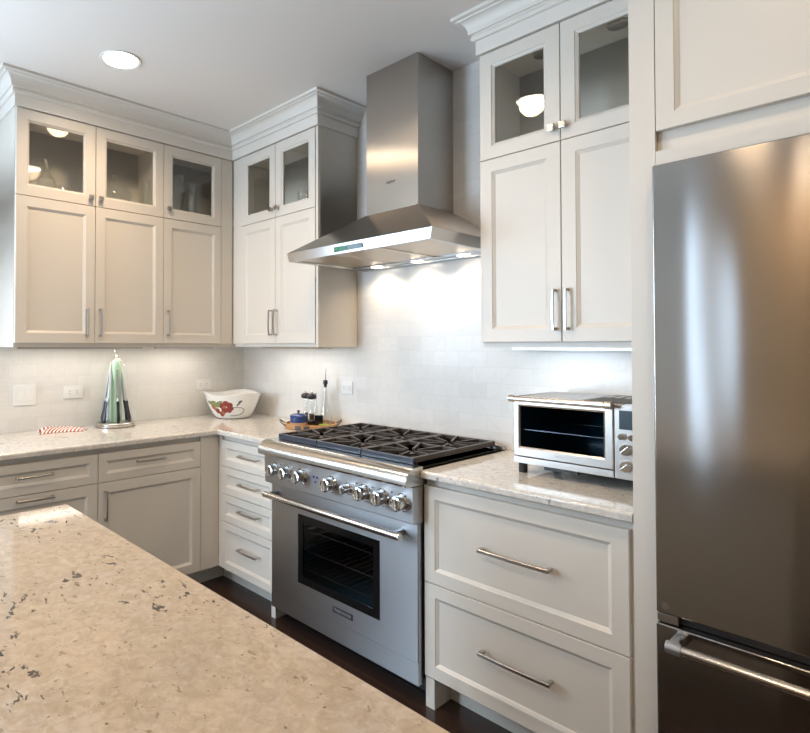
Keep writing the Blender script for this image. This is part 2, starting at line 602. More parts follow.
def knob(parent, cx, cz, yf):
    k = B()
    k.lathe([(0.009, 0), (0.006, 0.004), (0.005, 0.014)], (cx, yf, cz), 12, 'y')
    k.box(cx - 0.0125, cx + 0.0125, yf - 0.024, yf - 0.014, cz - 0.0125, cz + 0.0125, 0.002)
    return k.make('knob', M['nickel'], parent)


ZB, ZDB, ZG, ZT = 1.3837, 1.4045, 2.164, 2.613
UD = 0.32


def upper_box(parent, x0, x1, d=0.298, top=ZT + 0.02):
    """hollow carcass; the glass-fronted top opens to the front"""
    t = 0.018
    k = B()
    k.box(x0, x1, -d, -0.002, ZB, ZG - 0.012)         # closed lower part
    k.box(x0, x0 + t, -d, -0.002, ZG - 0.012, top).box(x1 - t, x1, -d, -0.002, ZG - 0.012, top)
    k.box(x0 + t, x1 - t, -0.010, -0.002, ZG - 0.012, top)
    k.box(x0 + t, x1 - t, -d, -0.010, ZG - 0.012, ZG + 0.02)
    k.box(x0 + t, x1 - t, -d, -0.010, top - t, top)
    o = k.make('body', M['paint'], parent)
    # lining of the display section, lightened to stand in for light inside
    q = B()
    q.box(x0 + t, x0 + t + 0.002, -d + 0.02, -0.010, ZG + 0.02, top - t).box(x1 - t - 0.002, x1 - t, -d + 0.02, -0.010, ZG + 0.02, top - t)
    q.box(x0 + t, x1 - t, -0.012, -0.010, ZG + 0.02, top - t).box(x0 + t, x1 - t, -d + 0.02, -0.012, top - t - 0.002, top - t)
    q.make('lining', M['inside'], parent)
    for x in (x0 + t + 0.002, x1 - t - 0.012):
        for z in (ZG + 0.07, ZT - 0.07):
            B().box(x, x + 0.010, -d + 0.002, -d + 0.05, z - 0.022, z + 0.022).make('hinge', M['nickel'], parent)
    return o


def led(parent, x0, x1, y0=-0.15, power=5, col=(1.0, 0.90, 0.78)):
    B().box(x0, x1, y0 - 0.02, y0, ZB - 0.010, ZB - 0.0005).make('under_cabinet_light', M['nickel'], parent)


# ---- upper cabinets, left wall (front faces +x): local x = world y - y0, local -y = world +x
LROT = PI / 2
y0 = -1.652
cA = thing('wall_cabinet', 'cream wall cabinet with two glass and two solid doors, farthest left on the left wall', 'cabinet', (0, y0, 0), LROT)
upper_box(cA, 0, 0.8298)
for (a, b, hx) in ((0, 0.4129, 0.4129 - 0.044), (0.4129, 0.8298, 0.4129 + 0.020)):
    first = a == 0
    d = front(cA, 'glass_door', a, b, ZG, ZT, -UD, glass=True)
    knob(d, 0.4129 - 0.03 if first else 0.4129 + 0.026, 2.209, -UD)
    if first: tilt_pane(d, TILT)
    d = front(cA, 'door', a, b, ZDB, ZG, -UD)
    pull(d, 0.4129 - 0.047 if first else 0.4129 + 0.006 + 0.02, 1.518, -UD, 0.155, True)
led(cA, 0.06, 0.77)
cA2 = thing('wall_cabinet', 'single-door cream wall cabinet with one glass door above, in the corner of the left wall', 'cabinet', (0, -0.8222, 0), LROT)
upper_box(cA2, 0, 0.8222 - 0.004)
d = front(cA2, 'glass_door', 0, 0.4138, ZG, ZT, -UD, glass=True); knob(d, 0.030, 2.223, -UD)
d = front(cA2, 'door', 0, 0.4138, ZDB, ZG, -UD); pull(d, 0.030, 1.528, -UD, 0.155, True)
B().box(0.4158, 0.8222 - 0.318, -UD + 0.004, -0.299, ZDB, ZT).make('filler_strip', M['paint'], cA2)
led(cA2, 0.03, 0.45)

# ---- upper cabinets, range wall
cB = thing('wall_cabinet', 'cream wall cabinet with two glass and two solid doors, left of the range hood', 'cabinet', (0, 0, 0))
upper_box(cB, 0.322, 1.142)
B().box(0.322, 0.4115, -UD + 0.006, -0.299, ZDB, ZT).make('filler_strip', M['paint'], cB)
B().box(1.1245, 1.142, -0.316, -0.299, ZB, ZT).make('filler_strip', M['paint'], cB)
for (a, b, f) in ((0.4135, 0.7680, 1), (0.7680, 1.1227, 0)):
    d = front(cB, 'glass_door', a, b, ZG, ZT, -UD, glass=True)
    knob(d, 0.7680 - 0.030 if f else 0.7680 + 0.028, 2.216, -UD)
    d = front(cB, 'door', a, b, ZDB, ZG, -UD)
    pull(d, 0.7680 - 0.029 if f else 0.7680 + 0.020, 1.530, -UD, 0.155, True)
led(cB, 0.45, 1.08)

cC = thing('wall_cabinet', 'cream wall cabinet with two glass and two solid doors, above the toaster oven', 'cabinet', (0, 0, 0))
upper_box(cC, 2.1387, 2.818)
for (a, b, f) in ((2.1387, 2.4762, 1), (2.4762, 2.8180, 0)):
    d = front(cC, 'glass_door', a, b, ZG, ZT, -UD, glass=True)
    knob(d, 2.4762 - 0.028 if f else 2.4762 + 0.015, 2.216, -UD)
    d = front(cC, 'door', a, b, ZDB, ZG, -UD)
    pull(d, 2.4762 - 0.022 if f else 2.4762 + 0.024, 1.527, -UD, 0.155, True)
led(cC, 2.2, 2.76)
q = B().lathe([(0.036, 0), (0.036, -0.012), (0.028, -0.016), (0.0, -0.016)], (2.33, -0.15, ZT + 0.0), 24)
q.make('puck_light', M['nickel'], cC)
q = B().lathe([(0.036, 0), (0.036, -0.012), (0.028, -0.016), (0.0, -0.016)], (2.62, -0.15, ZT + 0.0), 24)
q.make('puck_light', M['nickel'], cC)


# ---- crown moulding swept with mitres
def sweep(name, path, prof, material):
    k = B()
    P = [Vector(p) for p in path]
    secs = []
    for i, p in enumerate(P):
        ns = []
        if i > 0:
            d = (P[i] - P[i - 1]).normalized(); ns.append(Vector((d.y, -d.x)))
        if i < len(P) - 1:
            d = (P[i + 1] - P[i]).normalized(); ns.append(Vector((d.y, -d.x)))
        if len(ns) == 2:
            m = (ns[0] + ns[1]).normalized(); m = m / m.dot(ns[0])
        else: m = ns[0]
        secs.append([k.bm.verts.new((p.x + m.x * o, p.y + m.y * o, z)) for o, z in prof])
    n = len(prof)
    for a, b in zip(secs, secs[1:]):
        for i in range(n):
            j = (i + 1) % n
            k.bm.faces.new((a[i], a[j], b[j], b[i]))
    k.bm.faces.new(secs[0]); k.bm.faces.new(secs[-1][::-1])
    return k.make(name, material, angle=28)


crown = [(-0.015, 2.616), (0.010, 2.616), (0.010, 2.674), (0.020, 2.676), (0.025, 2.683), (0.025, 2.690), (0.020, 2.698), (0.024, 2.702), (0.032, 2.704)]
for i in range(1, 9):
    a = PI / 2 * i / 8
    crown.append((0.032 + 0.036 * (1 - math.cos(a)), 2.704 + 0.052 * math.sin(a)))
crown += [(0.070, 2.760), (0.084, 2.764), (0.084, ZC), (-0.015, ZC)]
struct(sweep('trim_1', [(0.0, -1.652), (UD, -1.652), (UD, -UD), (1.142, -UD), (1.142, 0.0)], crown, M['trimp']))
struct(sweep('trim_2', [(2.1387, 0.0), (2.1387, -UD), (2.822, -UD)], crown, M['trimp']))

# ---- tall panel and over-fridge cabinet
pn = thing('end_panel', 'tall narrow cream panel between the toaster oven counter and the refrigerator', 'panel', (2.822, 0, 0))
B().box(0, 0.066, -0.65, -0.003, 0, ZC - 0.001).make('board', M['paint'], pn, bevel=0.001)
cF = thing('refrigerator_cabinet', 'cream cabinet mounted over the stainless steel refrigerator', 'cabinet', (2.889, 0, 0))
B().box(0, 0.92, -0.63, -0.003, 1.905, 2.64).make('body', M['paint'], cF)
B().box(0, 0.92, -0.65, -0.6305, 1.895, 1.940).make('bottom_rail', M['paint'], cF)
front(cF, 'door', 0.0, 0.46, 1.995, 2.62, -0.652, stile=0.045)
front(cF, 'door', 0.46, 0.92, 1.995, 2.62, -0.652, stile=0.045)
B().box(0.9205, 0.986, -0.65, -0.003, 0, ZC - 0.001).make('side_panel', M['paint'], cF)
B().box(0, 0.92, -0.65, -0.003, 2.641, ZC - 0.001).make('top_panel', M['paint'], cF)


# ------------------------------------------------------------------ base cabinets
DZT, ZLO, BD = 0.852, 0.118, 0.632


def base_box(parent, x0, x1, foot=None, toe=0.52, tx0=None, tx1=None):
    k = B()
    k.box(x0, x1, -BD + 0.021, -0.003, ZLO - 0.002, 0.8765)
    k.make('body', M['paint'], parent, bevel=0.0008, seg=1)
    B().box(x0 if tx0 is None else tx0, x1 if tx1 is None else tx1, -toe, -toe + 0.018, 0, ZLO - 0.003).make('toe_kick', M['paint'], parent)
    for f in (foot or []):
        B().box(f[0], f[1], -BD + 0.004, -toe - 0.001, 0, ZLO - 0.003, 0.001).make('foot', M['paint'], parent)


b = thing('drawer_cabinet', 'cream base cabinet with three drawers, farthest left under the left counter', 'cabinet', (0, -1.9413, 0), LROT)
base_box(b, 0, 0.60)
d = front(b, 'drawer', 0, 0.60, 0.7048, DZT, -BD, stile=0.040); pull(d, 0.300, 0.788, -BD, 0.165)
d = front(b, 'drawer', 0, 0.60, 0.410, 0.7048, -BD, stile=0.052); pull(d, 0.303, 0.682, -BD, 0.165)
d = front(b, 'drawer', 0, 0.60, ZLO, 0.410, -BD, stile=0.052); pull(d, 0.303, 0.385, -BD, 0.165)

b = thing('sink_cabinet', 'cream base cabinet with two doors under the window end of the counter', 'cabinet', (0, -2.8415, 0), LROT)
base_box(b, 0, 0.90)
for a in (0, 0.45):
    d = front(b, 'door', a, a + 0.45, ZLO, DZT, -BD); pull(d, 0.41 if a == 0 else 0.49, 0.75, -BD, 0.15, True)

b = thing('base_cabinet', 'cream base cabinet with one drawer over one door, in the left counter corner', 'cabinet', (0, -1.3413, 0), LROT)
base_box(b, 0, 0.705, tx1=0.8205)
d = front(b, 'drawer', 0, 0.5911, 0.7048, DZT, -BD, stile=0.040); pull(d, 0.283, 0.789, -BD, 0.165)
d = front(b, 'door', 0, 0.5911, ZLO, 0.7048, -BD); pull(d, 0.036, 0.588, -BD, 0.150, True)
B().box(0.5927, 0.7135, -BD + 0.003, -BD + 0.0205, ZLO, 0.876).make('filler_strip', M['paint'], b)

b = thing('drawer_cabinet', 'narrow cream base cabinet with four stacked drawers, left of the range', 'cabinet', (0, 0, 0))
base_box(b, 0.6345, 1.156, foot=[(1.122, 1.155)], tx0=0.5215)
B().box(0.6297, 0.6615, -BD + 0.006, -BD + 0.0205, ZLO, 0.876).make('filler_strip', M['paint'], b)
for z0_, z1_, hz in ((0.7013, DZT, 0.783), (0.5453, 0.7013, 0.628), (0.3873, 0.5453, 0.478), (ZLO, 0.3873, 0.271)):
    d = front(b, 'drawer', 0.6635, 1.156, z0_, z1_, -BD, stile=0.040)
    pull(d, 0.938, hz, -BD, 0.175)

b = thing('drawer_cabinet', 'wide cream base cabinet with two deep drawers, between range and refrigerator', 'cabinet', (0, 0, 0))
base_box(b, 2.0765, 2.8205, foot=[(2.080, 2.120)])
for z0_, z1_, hz in ((0.4793, DZT, 0.670), (ZLO, 0.4793, 0.310)):
    d = front(b, 'drawer', 2.0765, 2.805, z0_, z1_, -BD, stile=0.048)
    pull(d, 2.452, hz, -BD, 0.255, stand=0.034, th=0.012)


# ------------------------------------------------------------------ countertops
ZK, ZKB = 0.908, 0.8775
def edge_prof(y_front, y_back, zt=ZK, zb=ZKB, r=0.010):
    pts = [(y_back, zb), (y_back, zt)]
    for i in range(6):
        a = PI / 2 * i / 5
        pts.append((y_front + r - r * math.sin(a), zt - r + r * math.cos(a)))
    for i in range(4):
        a = PI / 2 * i / 3
        pts.append((y_front + 0.006 - 0.006 * math.cos(a), zb + 0.006 - 0.006 * math.sin(a)))
    return pts
k = B()
CD = 0.653
# L-shaped slab with a rounded edge: outline in plan, stacked rings
def slab(out, zt, zb, r, k):
    """out: list of (x,y,nx,ny); nx,ny = unit inward move applied per ring (0 where it meets a wall)"""
    rings = []
    lev = [(0.005, zb), (0.0, zb + 0.005)] + [(r - r * math.cos(PI / 2 * i / 5), zt - r + r * math.sin(PI / 2 * i / 5)) for i in range(6)]
    for ins, z in lev:
        rings.append([k.bm.verts.new((x + nx * ins, y + ny * ins, z)) for x, y, nx, ny in out])
    n = len(out)
    for a, b in zip(rings, rings[1:]):
        for i in range(n):
            j = (i + 1) % n
            k.bm.faces.new((a[i], a[j], b[j], b[i]))
    k.bm.faces.new(rings[0][::-1]); k.bm.faces.new(rings[-1])
slab([(0.002, -2.86, 0, 1), (CD, -2.86, -1, 1), (CD, -CD, -1, 1), (1.156, -CD, 0, 1), (1.156, -0.002, 0, 0), (0.002, -0.002, 0, 0)], ZK, ZKB, 0.010, k)
o = k.make('countertop', M['granite2']); tag(o, 'pale granite countertop running around the left corner under knife stand and bowl', 'countertop')
k = B()
slab([(2.0765, -CD, 0, 1), (2.8205, -CD, 0, 1), (2.8205, -0.002, 0, 0), (2.0765, -0.002, 0, 0)], ZK, ZKB, 0.010, k)
o = k.make('countertop', M['granite2']); tag(o, 'short pale granite countertop under the toaster oven, right of the range', 'countertop')

# ---- island
ix0, ix1, iy0, iy1 = 1.671, 3.045, -2.95, -1.852
k = B()
out = []
R_ = 0.03
for (cx, cy, a0) in ((ix0 + R_, iy0 + R_, PI), (ix1 - R_, iy0 + R_, 1.5 * PI), (ix1 - R_, iy1 - R_, 0), (ix0 + 0.004, iy1 - 0.004, PI / 2)):
    r = R_ if cx != ix0 + 0.004 else 0.004
    for i in range(5):
        a = a0 + PI / 2 * i / 4
        out.append((cx + r * math.cos(a), cy + r * math.sin(a), -math.cos(a) * 0.35, -math.sin(a) * 0.35))
slab(out, 0.914, 0.878, 0.010, k)
o = k.make('island_countertop', M['granite']); tag(o, 'large tan speckled granite slab of the kitchen island in the foreground', 'countertop')
isl = thing('island_cabinet', 'cream island cabinet carrying the tan granite slab', 'cabinet', (ix0, iy1, 0))
B().box(0.05, ix1 - ix0 - 0.04, -1.05, -0.04, 0.10, 0.877).make('body', M['paint'], isl)
B().box(0.10, ix1 - ix0 - 0.09, -1.0, -0.09, 0, 0.099).make('toe_kick', M['paint'], isl)

# ------------------------------------------------------------------ range
rg = thing('gas_range', 'wide stainless steel gas range with eight knobs and glass oven door', 'range', (1.1585, 0, 0))
RW = 0.915
k = B()
k.box(0.002, 0.022, -0.632, -0.01, 0.10, 0.905).box(RW - 0.022, RW - 0.002, -0.632, -0.01, 0.10, 0.905)
k.box(0.022, RW - 0.022, -0.03, -0.01, 0.10, 0.905)
k.box(0.022, RW - 0.022, -0.632, -0.03, 0.10, 0.17)
k.box(0.022, RW - 0.022, -0.632, -0.03, 0.70, 0.895)
k.make('body', M['steel'], rg)
k = B()   # oven liner
k.box(0.12, 0.125, -0.630, -0.05, 0.19, 0.67).box(RW - 0.125, RW - 0.12, -0.630, -0.05, 0.19, 0.67)
k.box(0.125, RW - 0.125, -0.055, -0.05, 0.19, 0.67).box(0.125, RW - 0.125, -0.630, -0.055, 0.19, 0.195).box(0.125, RW - 0.125, -0.630, -0.055, 0.665, 0.67)
k.box(0.0225, 0.119, -0.630, -0.60, 0.175, 0.695).box(RW - 0.119, RW - 0.0225, -0.630, -0.60, 0.175, 0.695)
k.make('oven_cavity', M['cavity'], rg)
for z in (0.31, 0.40, 0.50):
    k = B()
    k.tube([(0.13, -0.61, z), (RW - 0.13, -0.61, z)], 0.0030, 6).tube([(0.13, -0.08, z), (RW - 0.13, -0.08, z)], 0.0030, 6)
    for i in range(17):
        x = 0.14 + i * (RW - 0.28) / 16
        k.tube([(x, -0.61, z), (x, -0.08, z)], 0.0016, 5)
    k.make('oven_rack', M['rackwire'], rg)
# feet
for x in (0.06, RW - 0.06):
    B().lathe([(0.018, 0.0), (0.018, 0.02), (0.012, 0.022), (0.012, 0.0995)], (x, -0.50, 0), 14).make('leg', M['black'], rg)
B().box(0.03, RW - 0.03, -0.56, -0.54, 0.004, 0.0995).make('kick_plate', M['black'], rg)
# door: steel ring around a black-framed window
dx0, dx1, dz0, dz1, yf = 0.004, RW - 0.004, 0.166, 0.702, -0.660
wx0, wx1, wz0, wz1 = 0.208, 0.718, 0.262, 0.588
k = B()
def rr(x0, x1, z0, z1, y): return [k.bm.verts.new(p) for p in ((x0, y, z0), (x1, y, z0), (x1, y, z1), (x0, y, z1))]
rs = [rr(dx0, dx1, dz0, dz1, -0.634), rr(dx0, dx1, dz0, dz1, yf + 0.003), rr(dx0 + 0.003, dx1 - 0.003, dz0 + 0.0, dz1 - 0.003, yf),
      rr(wx0, wx1, wz0, wz1, yf), rr(wx0, wx1, wz0, wz1, -0.634)]
for a, b_ in zip(rs, rs[1:]): fill_ring(k.bm, a, b_)
fill_ring(k.bm, rs[-1], rs[0])
door = k.make('oven_door', M['steel'], rg)
k = B()
fw = 0.034
rs = [rr(wx0, wx1, wz0, wz1, yf - 0.001), rr(wx0 + fw, wx1 - fw, wz0 + fw, wz1 - fw, yf - 0.001), rr(wx0 + fw, wx1 - fw, wz0 + fw, wz1 - fw, yf + 0.006), rr(wx0, wx1, wz0, wz1, yf + 0.006)]
for a, b_ in zip(rs, rs[1:]): fill_ring(k.bm, a, b_)
fill_ring(k.bm, rs[-1], rs[0])
k.make('window_frame', M['enamel'], door)
B().box(wx0 + fw, wx1 - fw, yf + 0.001, yf + 0.004, wz0 + fw, wz1 - fw).make('window_glass', M['ovenglass'], door)
# handle bar
hz = 0.655
k = B()
k.lathe([(0.0, 0.022), (0.014, 0.022), (0.0155, 0.026), (0.0155, 0.868), (0.014, 0.872), (0.0, 0.872)], (0, -0.722, hz), 20, 'x')
k.make('handle', mat('polished_bar', (0.66, 0.64, 0.62), 0.16, 1.0), door)
for x in (0.045, 0.835):
    B().box(x - 0.011, x + 0.011, -0.716, yf - 0.0005, hz - 0.012, hz + 0.012, 0.004).make('handle_bracket', M['steel'], door)
B().box(0.444, 0.566, yf - 0.003, yf - 0.0002, 0.205, 0.232, 0.001).make('badge', M['badge'], door)
text('lettering', 'THERMADOR', 0.0175, M['badgetext'], door, (0.505, yf - 0.0032, 0.2185), (PI / 2, 0, 0))
# lower panel
B().box(0.004, RW - 0.004, -0.6598, -0.634, 0.080, 0.1645, 0.001).make('lower_panel', M['steel'], rg)
# control panel: slightly sloped
k = B()
k.prism([(-0.634, 0.706), (-0.694, 0.708), (-0.697, 0.712), (-0.702, 0.848), (-0.634, 0.850)], -0.0015, RW + 0.0015)
cp = k.make('control_panel', M['steel'], rg, bevel=0.0015)
# bullnose
prof = [(-0.635, 0.8515), (-0.728, 0.8515), (-0.738, 0.855), (-0.743, 0.863)]
for i in range(13):
    a = PI / 2 * i / 12
    prof.append((-0.679 - 0.064 * math.cos(a), 0.872 + 0.0495 * math.sin(a)))
prof += [(-0.635, 0.9215)]
k = B().prism(prof, -0.0015, RW + 0.0015)
k.make('bullnose', steel('bullnose_stainless', (0.66, 0.65, 0.63), 0.2, (0.02, 1, 1), 0.7, rot=0.0), rg)
# cooktop deck
k = B()
k.box(0.0, RW, -0.6345, -0.030, 0.9065, 0.9125)
k.box(0.0, 0.012, -0.6345, -0.030, 0.9125, 0.9175).box(RW - 0.012, RW, -0.6345, -0.030, 0.9125, 0.9175)
k.make('cooktop', M['enamel'], rg)
B().box(0.0, RW, -0.0295, -0.006, 0.9065, 0.930, 0.003).make('back_trim', M['steel'], rg)
# knobs
for i, (kx, r) in enumerate([(1.243, .031), (1.335, .031), (1.436, .031), (1.633, .032), (1.737, .020), (1.828, .031), (1.925, .031), (2.025, .031)]):
    x = kx - 1.1585
    bz = B().lathe([(r + 0.005, 0), (r + 0.005, 0.003), (r + 0.002, 0.006), (0, 0.006)], (x, -0.6995, 0.783), 28, 'y').make('knob_bezel', M['chrome'], rg)
    k = B().lathe([(r * 0.90, 0.006), (r * 0.96, 0.012), (r * 0.97, 0.036), (r * 0.90, 0.045), (r * 0.72, 0.047), (r * 0.66, 0.044), (0, 0.043)], (x, -0.6995, 0.783), 28, 'y')
    k.box(x - r * 0.20, x + r * 0.20, -0.7520, -0.738, 0.783 - r * 0.80, 0.783 + r * 0.80, 0.003)
    k.make('knob', M['chrome'], rg)
k = B()
for (dx, dz) in ((-0.012, 0.010), (0.012, 0.010), (0.0, -0.012)):
    x = 1.532 - 1.1585 + dx
    B().box(x - 0.004, x + 0.004, -0.7035, -0.7005, 0.785 + dz - 0.004, 0.785 + dz + 0.004).make('indicator_mark', M['blueink'], cp)
for kx in (1.287, 1.383, 1.785, 1.876, 1.975):
    x = kx - 1.1585
    B().box(x - 0.0025, x + 0.0025, -0.7045, -0.701, 0.812, 0.817).make('dial_mark', M['blueink'], cp)
# burners, stars and grates
gx = [(0.044, 0.320), (0.324, 0.600), (0.604, 0.880)]
for (a, c) in gx:
    xm = (a + c) / 2
    for ym in (-0.480, -0.190):
        k = B()
        k.lathe([(0.055, 0.9127), (0.052, 0.920), (0.030, 0.924), (0.0, 0.924)], (xm, ym, 0), 28)
        # five-pointed star burner head
        n = 10
        pts = [(xm + (0.052 if i % 2 == 0 else 0.026) * math.cos(2 * PI * i / n), ym + (0.052 if i % 2 == 0 else 0.026) * math.sin(2 * PI * i / n)) for i in range(n)]
        k.prism(pts, 0.922, 0.931, 'z')
        k.make('burner', M['iron'], rg)
    k = B()
    z0g, z1g = 0.934, 0.950
    ya, yb = -0.634, -0.036
    k.box(a, a + 0.014, ya, yb, 0.928, z1g, 0.002).box(c - 0.014, c, ya, yb, 0.928, z1g, 0.002)
    k.box(a, c, yb - 0.014, yb, 0.928, z1g, 0.002)
    ymid = -0.335
    k.box(a, c, ymid - 0.006, ymid + 0.006, z0g, z1g, 0.002)
    for ym in (-0.480, -0.190):
        for j in range(8):
            ang = 2 * PI * j / 8 + PI / 8
            ca, sa = math.cos(ang), math.sin(ang)
            hx_, hy_ = (c - a) / 2 - 0.006, 0.143
            tt = min(hx_ / abs(ca), hy_ / abs(sa))
            p0 = (xm + ca * 0.030, ym + sa * 0.030); p1 = (xm + ca * tt, ym + sa * tt)
            nx_, ny_ = -sa * 0.0045, ca * 0.0045
            t0, t1 = 0.944, 0.9515
            k.poly([(p0[0] + nx_, p0[1] + ny_, z0g), (p0[0] - nx_, p0[1] - ny_, z0g), (p1[0] - nx_, p1[1] - ny_, z0g), (p1[0] + nx_, p1[1] + ny_, z0g),
                    (p0[0] + nx_, p0[1] + ny_, t0), (p0[0] - nx_, p0[1] - ny_, t0), (p1[0] - nx_, p1[1] - ny_, t1), (p1[0] + nx_, p1[1] + ny_, t1)],
                   [(3, 2, 1, 0), (4, 5, 6, 7), (0, 1, 5, 4), (1, 2, 6, 5), (2, 3, 7, 6), (3, 0, 4, 7)])
    for x in (a + 0.003, c - 0.013):
        for y in (ya + 0.01, yb - 0.02):
            k.box(x, x + 0.010, y, y + 0.010, 0.9150, 0.929)
    gr = k.make('grate', M['iron'], rg)
    B().box(a, c, ya - 0.014, ya - 0.0005, 0.9225, z1g - 0.001, 0.003).make('grate_front_bar', M['ironblue'], gr)

# ------------------------------------------------------------------ hood
hd = thing('range_hood', 'stainless steel chimney range hood above the gas range', 'hood', (0, 0, 0))
HX0, HX1, HY = 1.190, 2.086, -0.583
k = B()
ch0, ch1, chy = 1.4776, 1.7999, -0.2908
k.box(ch0, ch1, chy, -0.003, 2.056, ZC - 0.0005, 0.0012)
k.make('chimney', M['hoodsteel'], hd)
k = B()
k.frustum((HX0, HX1, HY, -0.003), 1.866, (ch0 - 0.004, ch1 + 0.004, chy - 0.004, -0.003), 2.0555)
k.make('canopy', M['hoodsteel'], hd, bevel=0.002)
k = B()   # lip ring, narrower at its lower edge
i0 = 0.014
def q4(x0, x1, y0, y1, z): return [k.bm.verts.new(p) for p in ((x0, y0, z), (x1, y0, z), (x1, y1, z), (x0, y1, z))]
rs = [q4(HX0, HX1, HY, -0.003, 1.8655), q4(HX0 + i0, HX1 - i0, HY + 0.006, -0.003, 1.820),
      q4(HX0 + i0 + 0.022, HX1 - i0 - 0.022, HY + 0.028, -0.045, 1.820), q4(HX0 + i0 + 0.022, HX1 - i0 - 0.022, HY + 0.028, -0.045, 1.848)]
for a, b_ in zip(rs, rs[1:]): fill_ring(k.bm, a, b_)
k.bm.faces.new(rs[0]); k.bm.faces.new(rs[-1][::-1])
lip = k.make('lip', steel('lip_stainless', (0.56, 0.56, 0.55), 0.3, (0.02, 1, 1), 0.8), hd)
# filters
fx0, fx1 = HX0 + i0 + 0.026, HX1 - i0 - 0.026
wd = (fx1 - fx0) / 3
for i in range(3):
    B().box(fx0 + wd * i + 0.004, fx0 + wd * (i + 1) - 0.004, HY + 0.032, -0.125, 1.829, 1.8475).make('filter', M['filter'], hd)
    if i: B().box(fx0 + wd * i - 0.003, fx0 + wd * i + 0.003, HY + 0.032, -0.125, 1.8235, 1.8475).make('divider', M['chrome'], hd)
B().box(fx0, fx1, -0.120, -0.048, 1.824, 1.8475).make('light_rail', M['steel'], hd)
for i in range(3):
    x = fx0 + wd * (i + 0.5)
    k = B().lathe([(0.030, 1.8238), (0.030, 1.8215), (0.024, 1.8205), (0.0, 1.8205)], (x, -0.084, 0), 24).make('lamp', M['hoodglow'], hd)
    l = bpy.data.lights.new('hood_halogen', 'SPOT'); l.energy = 3.6; l.color = (1.0, 0.76, 0.52); l.spot_size = 2.5; l.spot_blend = 0.5; l.shadow_soft_size = 0.02
    lo = bpy.data.objects.new('hood_halogen', l); lo.location = (x, -0.084, 1.815); lo.rotation_euler = (0.06, 0, 0); COL.objects.link(lo)
# display on the lip
k = B()
k.box(1.535, 1.712, -0.5840, -0.5790, 1.830, 1.853)
k.make('display', M['lcd'], hd)
for (a, b_) in ((1.541, 1.562), (1.567, 1.590), (1.602, 1.616)):
    B().box(a, b_, -0.5852, -0.5841, 1.834, 1.849).make('display_digit', M['lcdglow'], hd)
text('lettering', 'zephyr', 0.022, M['logo'], hd, (1.637, chy - 0.0006, 2.198), (PI / 2, 0, 0))

# ------------------------------------------------------------------ refrigerator
fr = thing('refrigerator', 'stainless steel refrigerator with bottom freezer drawer at the right edge', 'refrigerator', (2.893, 0, 0))
FW = 0.912
B().box(0.004, FW - 0.004, -0.655, -0.02, 0.03, 1.880).make('body', mat('dark_grey_case', (0.12, 0.12, 0.12), 0.5), fr)
B().box(0, FW, -0.700, -0.657, 0.668, 1.888).make('door', M['fridgesteel'], fr, bevel=0.004, seg=3)
dr = B().box(0, FW, -0.702, -0.657, 0.10, 0.640).make('freezer_drawer', M['fridgesteel'], fr, bevel=0.004, seg=3)
k = B()
k.tube([(0.062, -0.765, 0.613), (FW - 0.062, -0.765, 0.613)], 0.0125, 16)
k.make('handle', mat('warm_polished_bar', (0.66, 0.60, 0.52), 0.2, 1.0), dr)
for x in (0.062, FW - 0.062):
    k = B().box(x - 0.016, x + 0.010, -0.760, -0.7025, 0.602, 0.628, 0.004)
    k.lathe([(0.0, -0.020), (0.0150, -0.020), (0.0150, 0.014), (0.0, 0.014)], (x, -0.765, 0.613), 18, 'x')
    k.make('handle_bracket', M['steel'], dr)
B().box(0.02, FW - 0.02, -0.672, -0.656, 0.642, 0.666).make('gasket', M['black'], fr)
B().box(0.001, 0.050, -0.694, -0.673, 0.6435, 0.6645, 0.001).make('hinge_cover', M['nickel'], fr)
B().box(0.01, FW - 0.01, -0.62, -0.60, 0.0, 0.095).make('grille', M['black'], fr)
B().lathe([(0.010, 0), (0.010, 0.0015), (0, 0.0015)], (0.022, -0.7002, 0.690), 20, 'y').make('emblem', M['nickel'], fr)

# ------------------------------------------------------------------ toaster oven
to = thing('toaster_oven', 'stainless steel countertop toaster oven with dials on its right side', 'toaster oven', (2.326, -0.392, ZK + 0.0))
TW, TD, TZ0, TZ1 = 0.475, 0.33, 0.040, 0.290
k = B()
k.box(0, 0.012, 0.0, TD, TZ0, TZ1).box(TW - 0.012, TW, 0, TD, TZ0, TZ1).box(0.012, TW - 0.012, 0.0, TD, TZ1 - 0.012, TZ1).box(0.012, TW - 0.012, 0.0, TD, TZ0, TZ0 + 0.012)
k.box(0.012, TW - 0.012, TD - 0.012, TD, TZ0 + 0.012, TZ1 - 0.012)
k.box(0.354, 0.362, 0.0, TD - 0.012, TZ0 + 0.012, TZ1 - 0.012)
k.make('housing', M['toastersteel'], to, bevel=0.002)
k = B()
for i in range(9): k.box(0.06 + i * 0.032, 0.074 + i * 0.032, 0.20, 0.28, TZ1 + 0.0002, TZ1 + 0.0008)
k.make('top_vents', M['nickel'], to)
